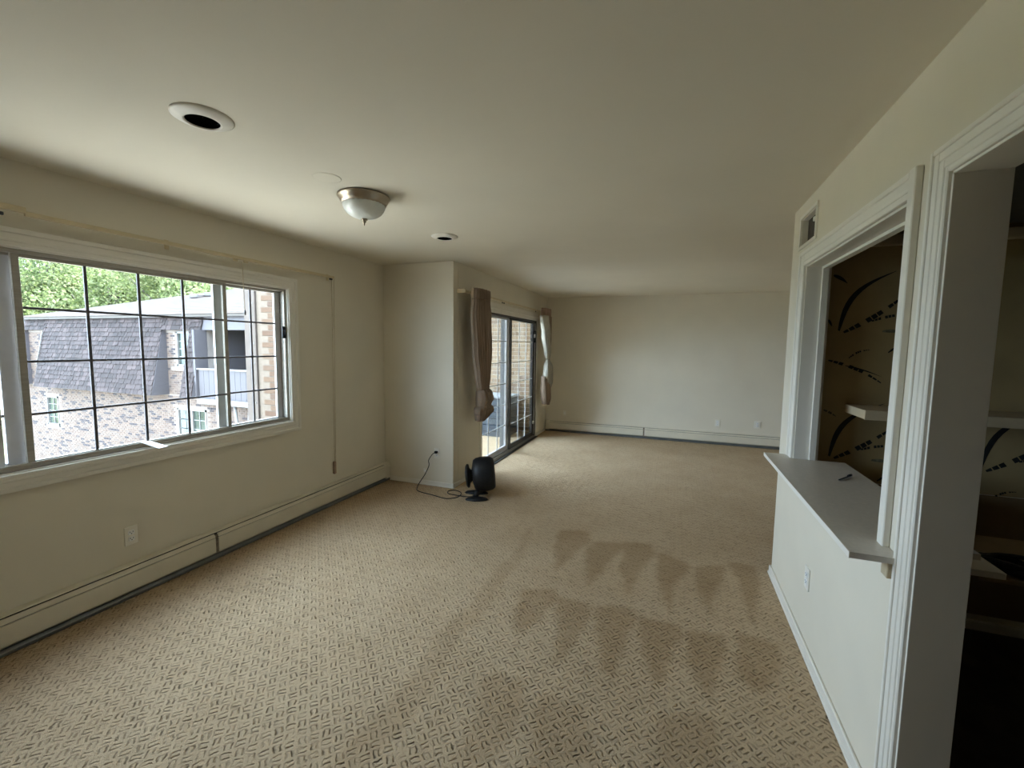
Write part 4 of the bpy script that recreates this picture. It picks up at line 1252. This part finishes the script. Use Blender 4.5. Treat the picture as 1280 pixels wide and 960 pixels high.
# balcony niche with sliding door, parapet panel, braces
obj('niche_lining', boxes(((NI[0], NY + 1.4, NI[2]), (NI[1], NY + 1.5, NI[3])), ((NI[0], NY + 0.3, NI[2] - 0.1), (NI[1], NY + 1.5, NI[2])), ((NI[1], NY + 0.3, NI[2]), (NI[1] + 0.1, NY + 1.5, NI[3])), ((NI[0] - 0.1, NY + 0.3, NI[2]), (NI[0], NY + 1.5, NI[3])), ((NI[0], NY + 0.3, NI[3]), (NI[1], NY + 1.5, NI[3] + 0.1))), M['nsiding'], nb)
nwindow(-14.45, -13.05, -0.24, 1.9, 2, (-14.38, -13.9), y=NY + 1.34, split=True)
for k in range(22):
    x = -14.45 + k * 0.235
    obj('parapet_board', boxes(((x, NY - 0.36, MZ0 + 0.0), (x + 0.225, NY - 0.33, 0.66))), M['nsiding'], nb)
obj('parapet_cap', boxes(((-14.5, NY - 0.4, 0.66), (-9.3, NY - 0.28, 0.71))), M['nwhite'], nb)
obj('balcony_beam', boxes(((-14.5, NY - 0.42, MZ0 - 0.16), (-9.2, NY + 0.02, MZ0))), M['nwhite'], nb)
for xx, dx in ((-12.95, 0.12), (-12.3, -0.2)):
    bm = new(); tube(bm, [(xx, NY - 0.3, -0.44), (xx + dx, NY - 0.25, -2.0), (xx + dx * 1.5, NY - 0.2, GZ)], 0.045, 8)
    obj('brace', bm, M['nwhite'], nb)

# ------------------------------------------------------------------ trees behind the neighbouring roof
def tree_meshes(seed, cr_, h, m, nl):
    rg = np.random.default_rng(seed)
    blobs = [(rg.normal(0, cr_ * 0.42), rg.normal(0, cr_ * 0.42), h - cr_ * 0.9 + rg.normal(0, cr_ * 0.45), cr_ * rg.uniform(0.34, 0.58)) for _ in range(16)]
    vs_, fs_ = [], []
    for i in range(nl):
        bx_, by_, bz_, br_ = blobs[rg.integers(len(blobs))]
        d = rg.normal(size=3); d /= np.linalg.norm(d)
        p = np.array((bx_, by_, bz_)) + d * br_ * rg.uniform(0.55, 1.03)
        a = rg.normal(size=3); a /= np.linalg.norm(a)
        b = np.cross(a, rg.normal(size=3)); b /= np.linalg.norm(b)
        s_ = rg.uniform(0.08, 0.19)
        o_ = len(vs_)
        c = np.cross(a, b) * s_ * 0.25
        vs_.extend([tuple(p - a * s_), tuple(p + b * s_ * 0.6 + c), tuple(p + a * s_), tuple(p - b * s_ * 0.6 + c)])
        fs_.extend([(o_, o_ + 1, o_ + 2), (o_, o_ + 2, o_ + 3)])
    me = bpy.data.meshes.new('foliage')
    me.from_pydata(vs_, [], fs_)
    me.materials.append(m)
    bm = new()
    tube(bm, [(0, 0, 0), (0.05, 0.02, h * 0.3), (0.0, 0.1, h * 0.6), (0.1, 0, h * 0.9)], [0.28, 0.22, 0.15, 0.05], 10)
    for bx_, by_, bz_, br_ in blobs[:9]:
        z0 = h * rg.uniform(0.3, 0.55)
        tube(bm, [(0.02, 0.03, z0), (bx_ * 0.5, by_ * 0.5, (z0 + bz_) / 2 - 0.2), (bx_, by_, bz_)], [0.12, 0.08, 0.03], 7)
    mt_ = bpy.data.meshes.new('trunk')
    bm.to_mesh(mt_); bm.free()
    mt_.materials.append(M['bark'])
    return me, mt_
kinds = [tree_meshes(1, 4.6, 15.5, M['leaf_a'], 13000), tree_meshes(2, 5.2, 17.5, M['leaf_b'], 14000), tree_meshes(3, 4.2, 14.0, M['leaf_a'], 12000)]
spots = [  # x, y, kind, scale, turn, label
    (-58.5, 20.5, 2, 0.95, 3.3, 'low leafy tree at the far left, seen past the left sliding sash'),
    (-48.3, 20.5, 0, 0.92, 0.2, 'light green leafy tree nearest behind the left end of the neighbouring roof'),
    (-39.3, 20.5, 2, 0.98, 1.3, 'pale yellow-green tree close behind the roof, in the second upper pane'),
    (-30.8, 20.5, 0, 0.86, 2.2, 'bright rounded tree low over the roof slope, in the third upper pane'),
    (-43.5, 13.2, 0, 0.85, 1.9, 'leafy tree beyond the left end of the brick building, seen past the left sash'),
    (-76.0, 31.5, 1, 1.05, 5.0, 'deep green tree of the middle row, at the left edge of the fixed pane'),
    (-65.5, 31.5, 0, 1.12, 4.0, 'light green tree of the middle row, in the first upper pane'),
    (-55.3, 31.5, 1, 1.05, 2.6, 'darker green tree of the middle row, in the second upper pane'),
    (-45.0, 31.5, 1, 1.00, 0.9, 'darker green tree of the middle row, above the right part of the roof'),
    (-118.0, 51.0, 0, 1.55, 1.1, 'tall tree of the far row, at the left, behind the lighter trees'),
    (-99.5, 51.0, 1, 1.48, 2.0, 'tall deep green tree in the middle of the far row'),
    (-80.0, 51.0, 1, 1.48, 0.4, 'tall deep green tree at the right of the far row'),
]
for (x, y, k, s_, tr_, lb) in spots:
    t = thing('leafy_tree', lb, 'tree', (x, y, GZ), 'trees behind the neighbouring building')
    t.scale = (s_, s_, s_)
    t.rotation_euler = (0, 0, tr_)
    for nm, me in zip(('foliage', 'trunk'), kinds[k]):
        o = bpy.data.objects.new(nm, me)
        COL.objects.link(o)
        o.parent = t
        if nm == 'foliage':
            o['kind'] = 'stuff'
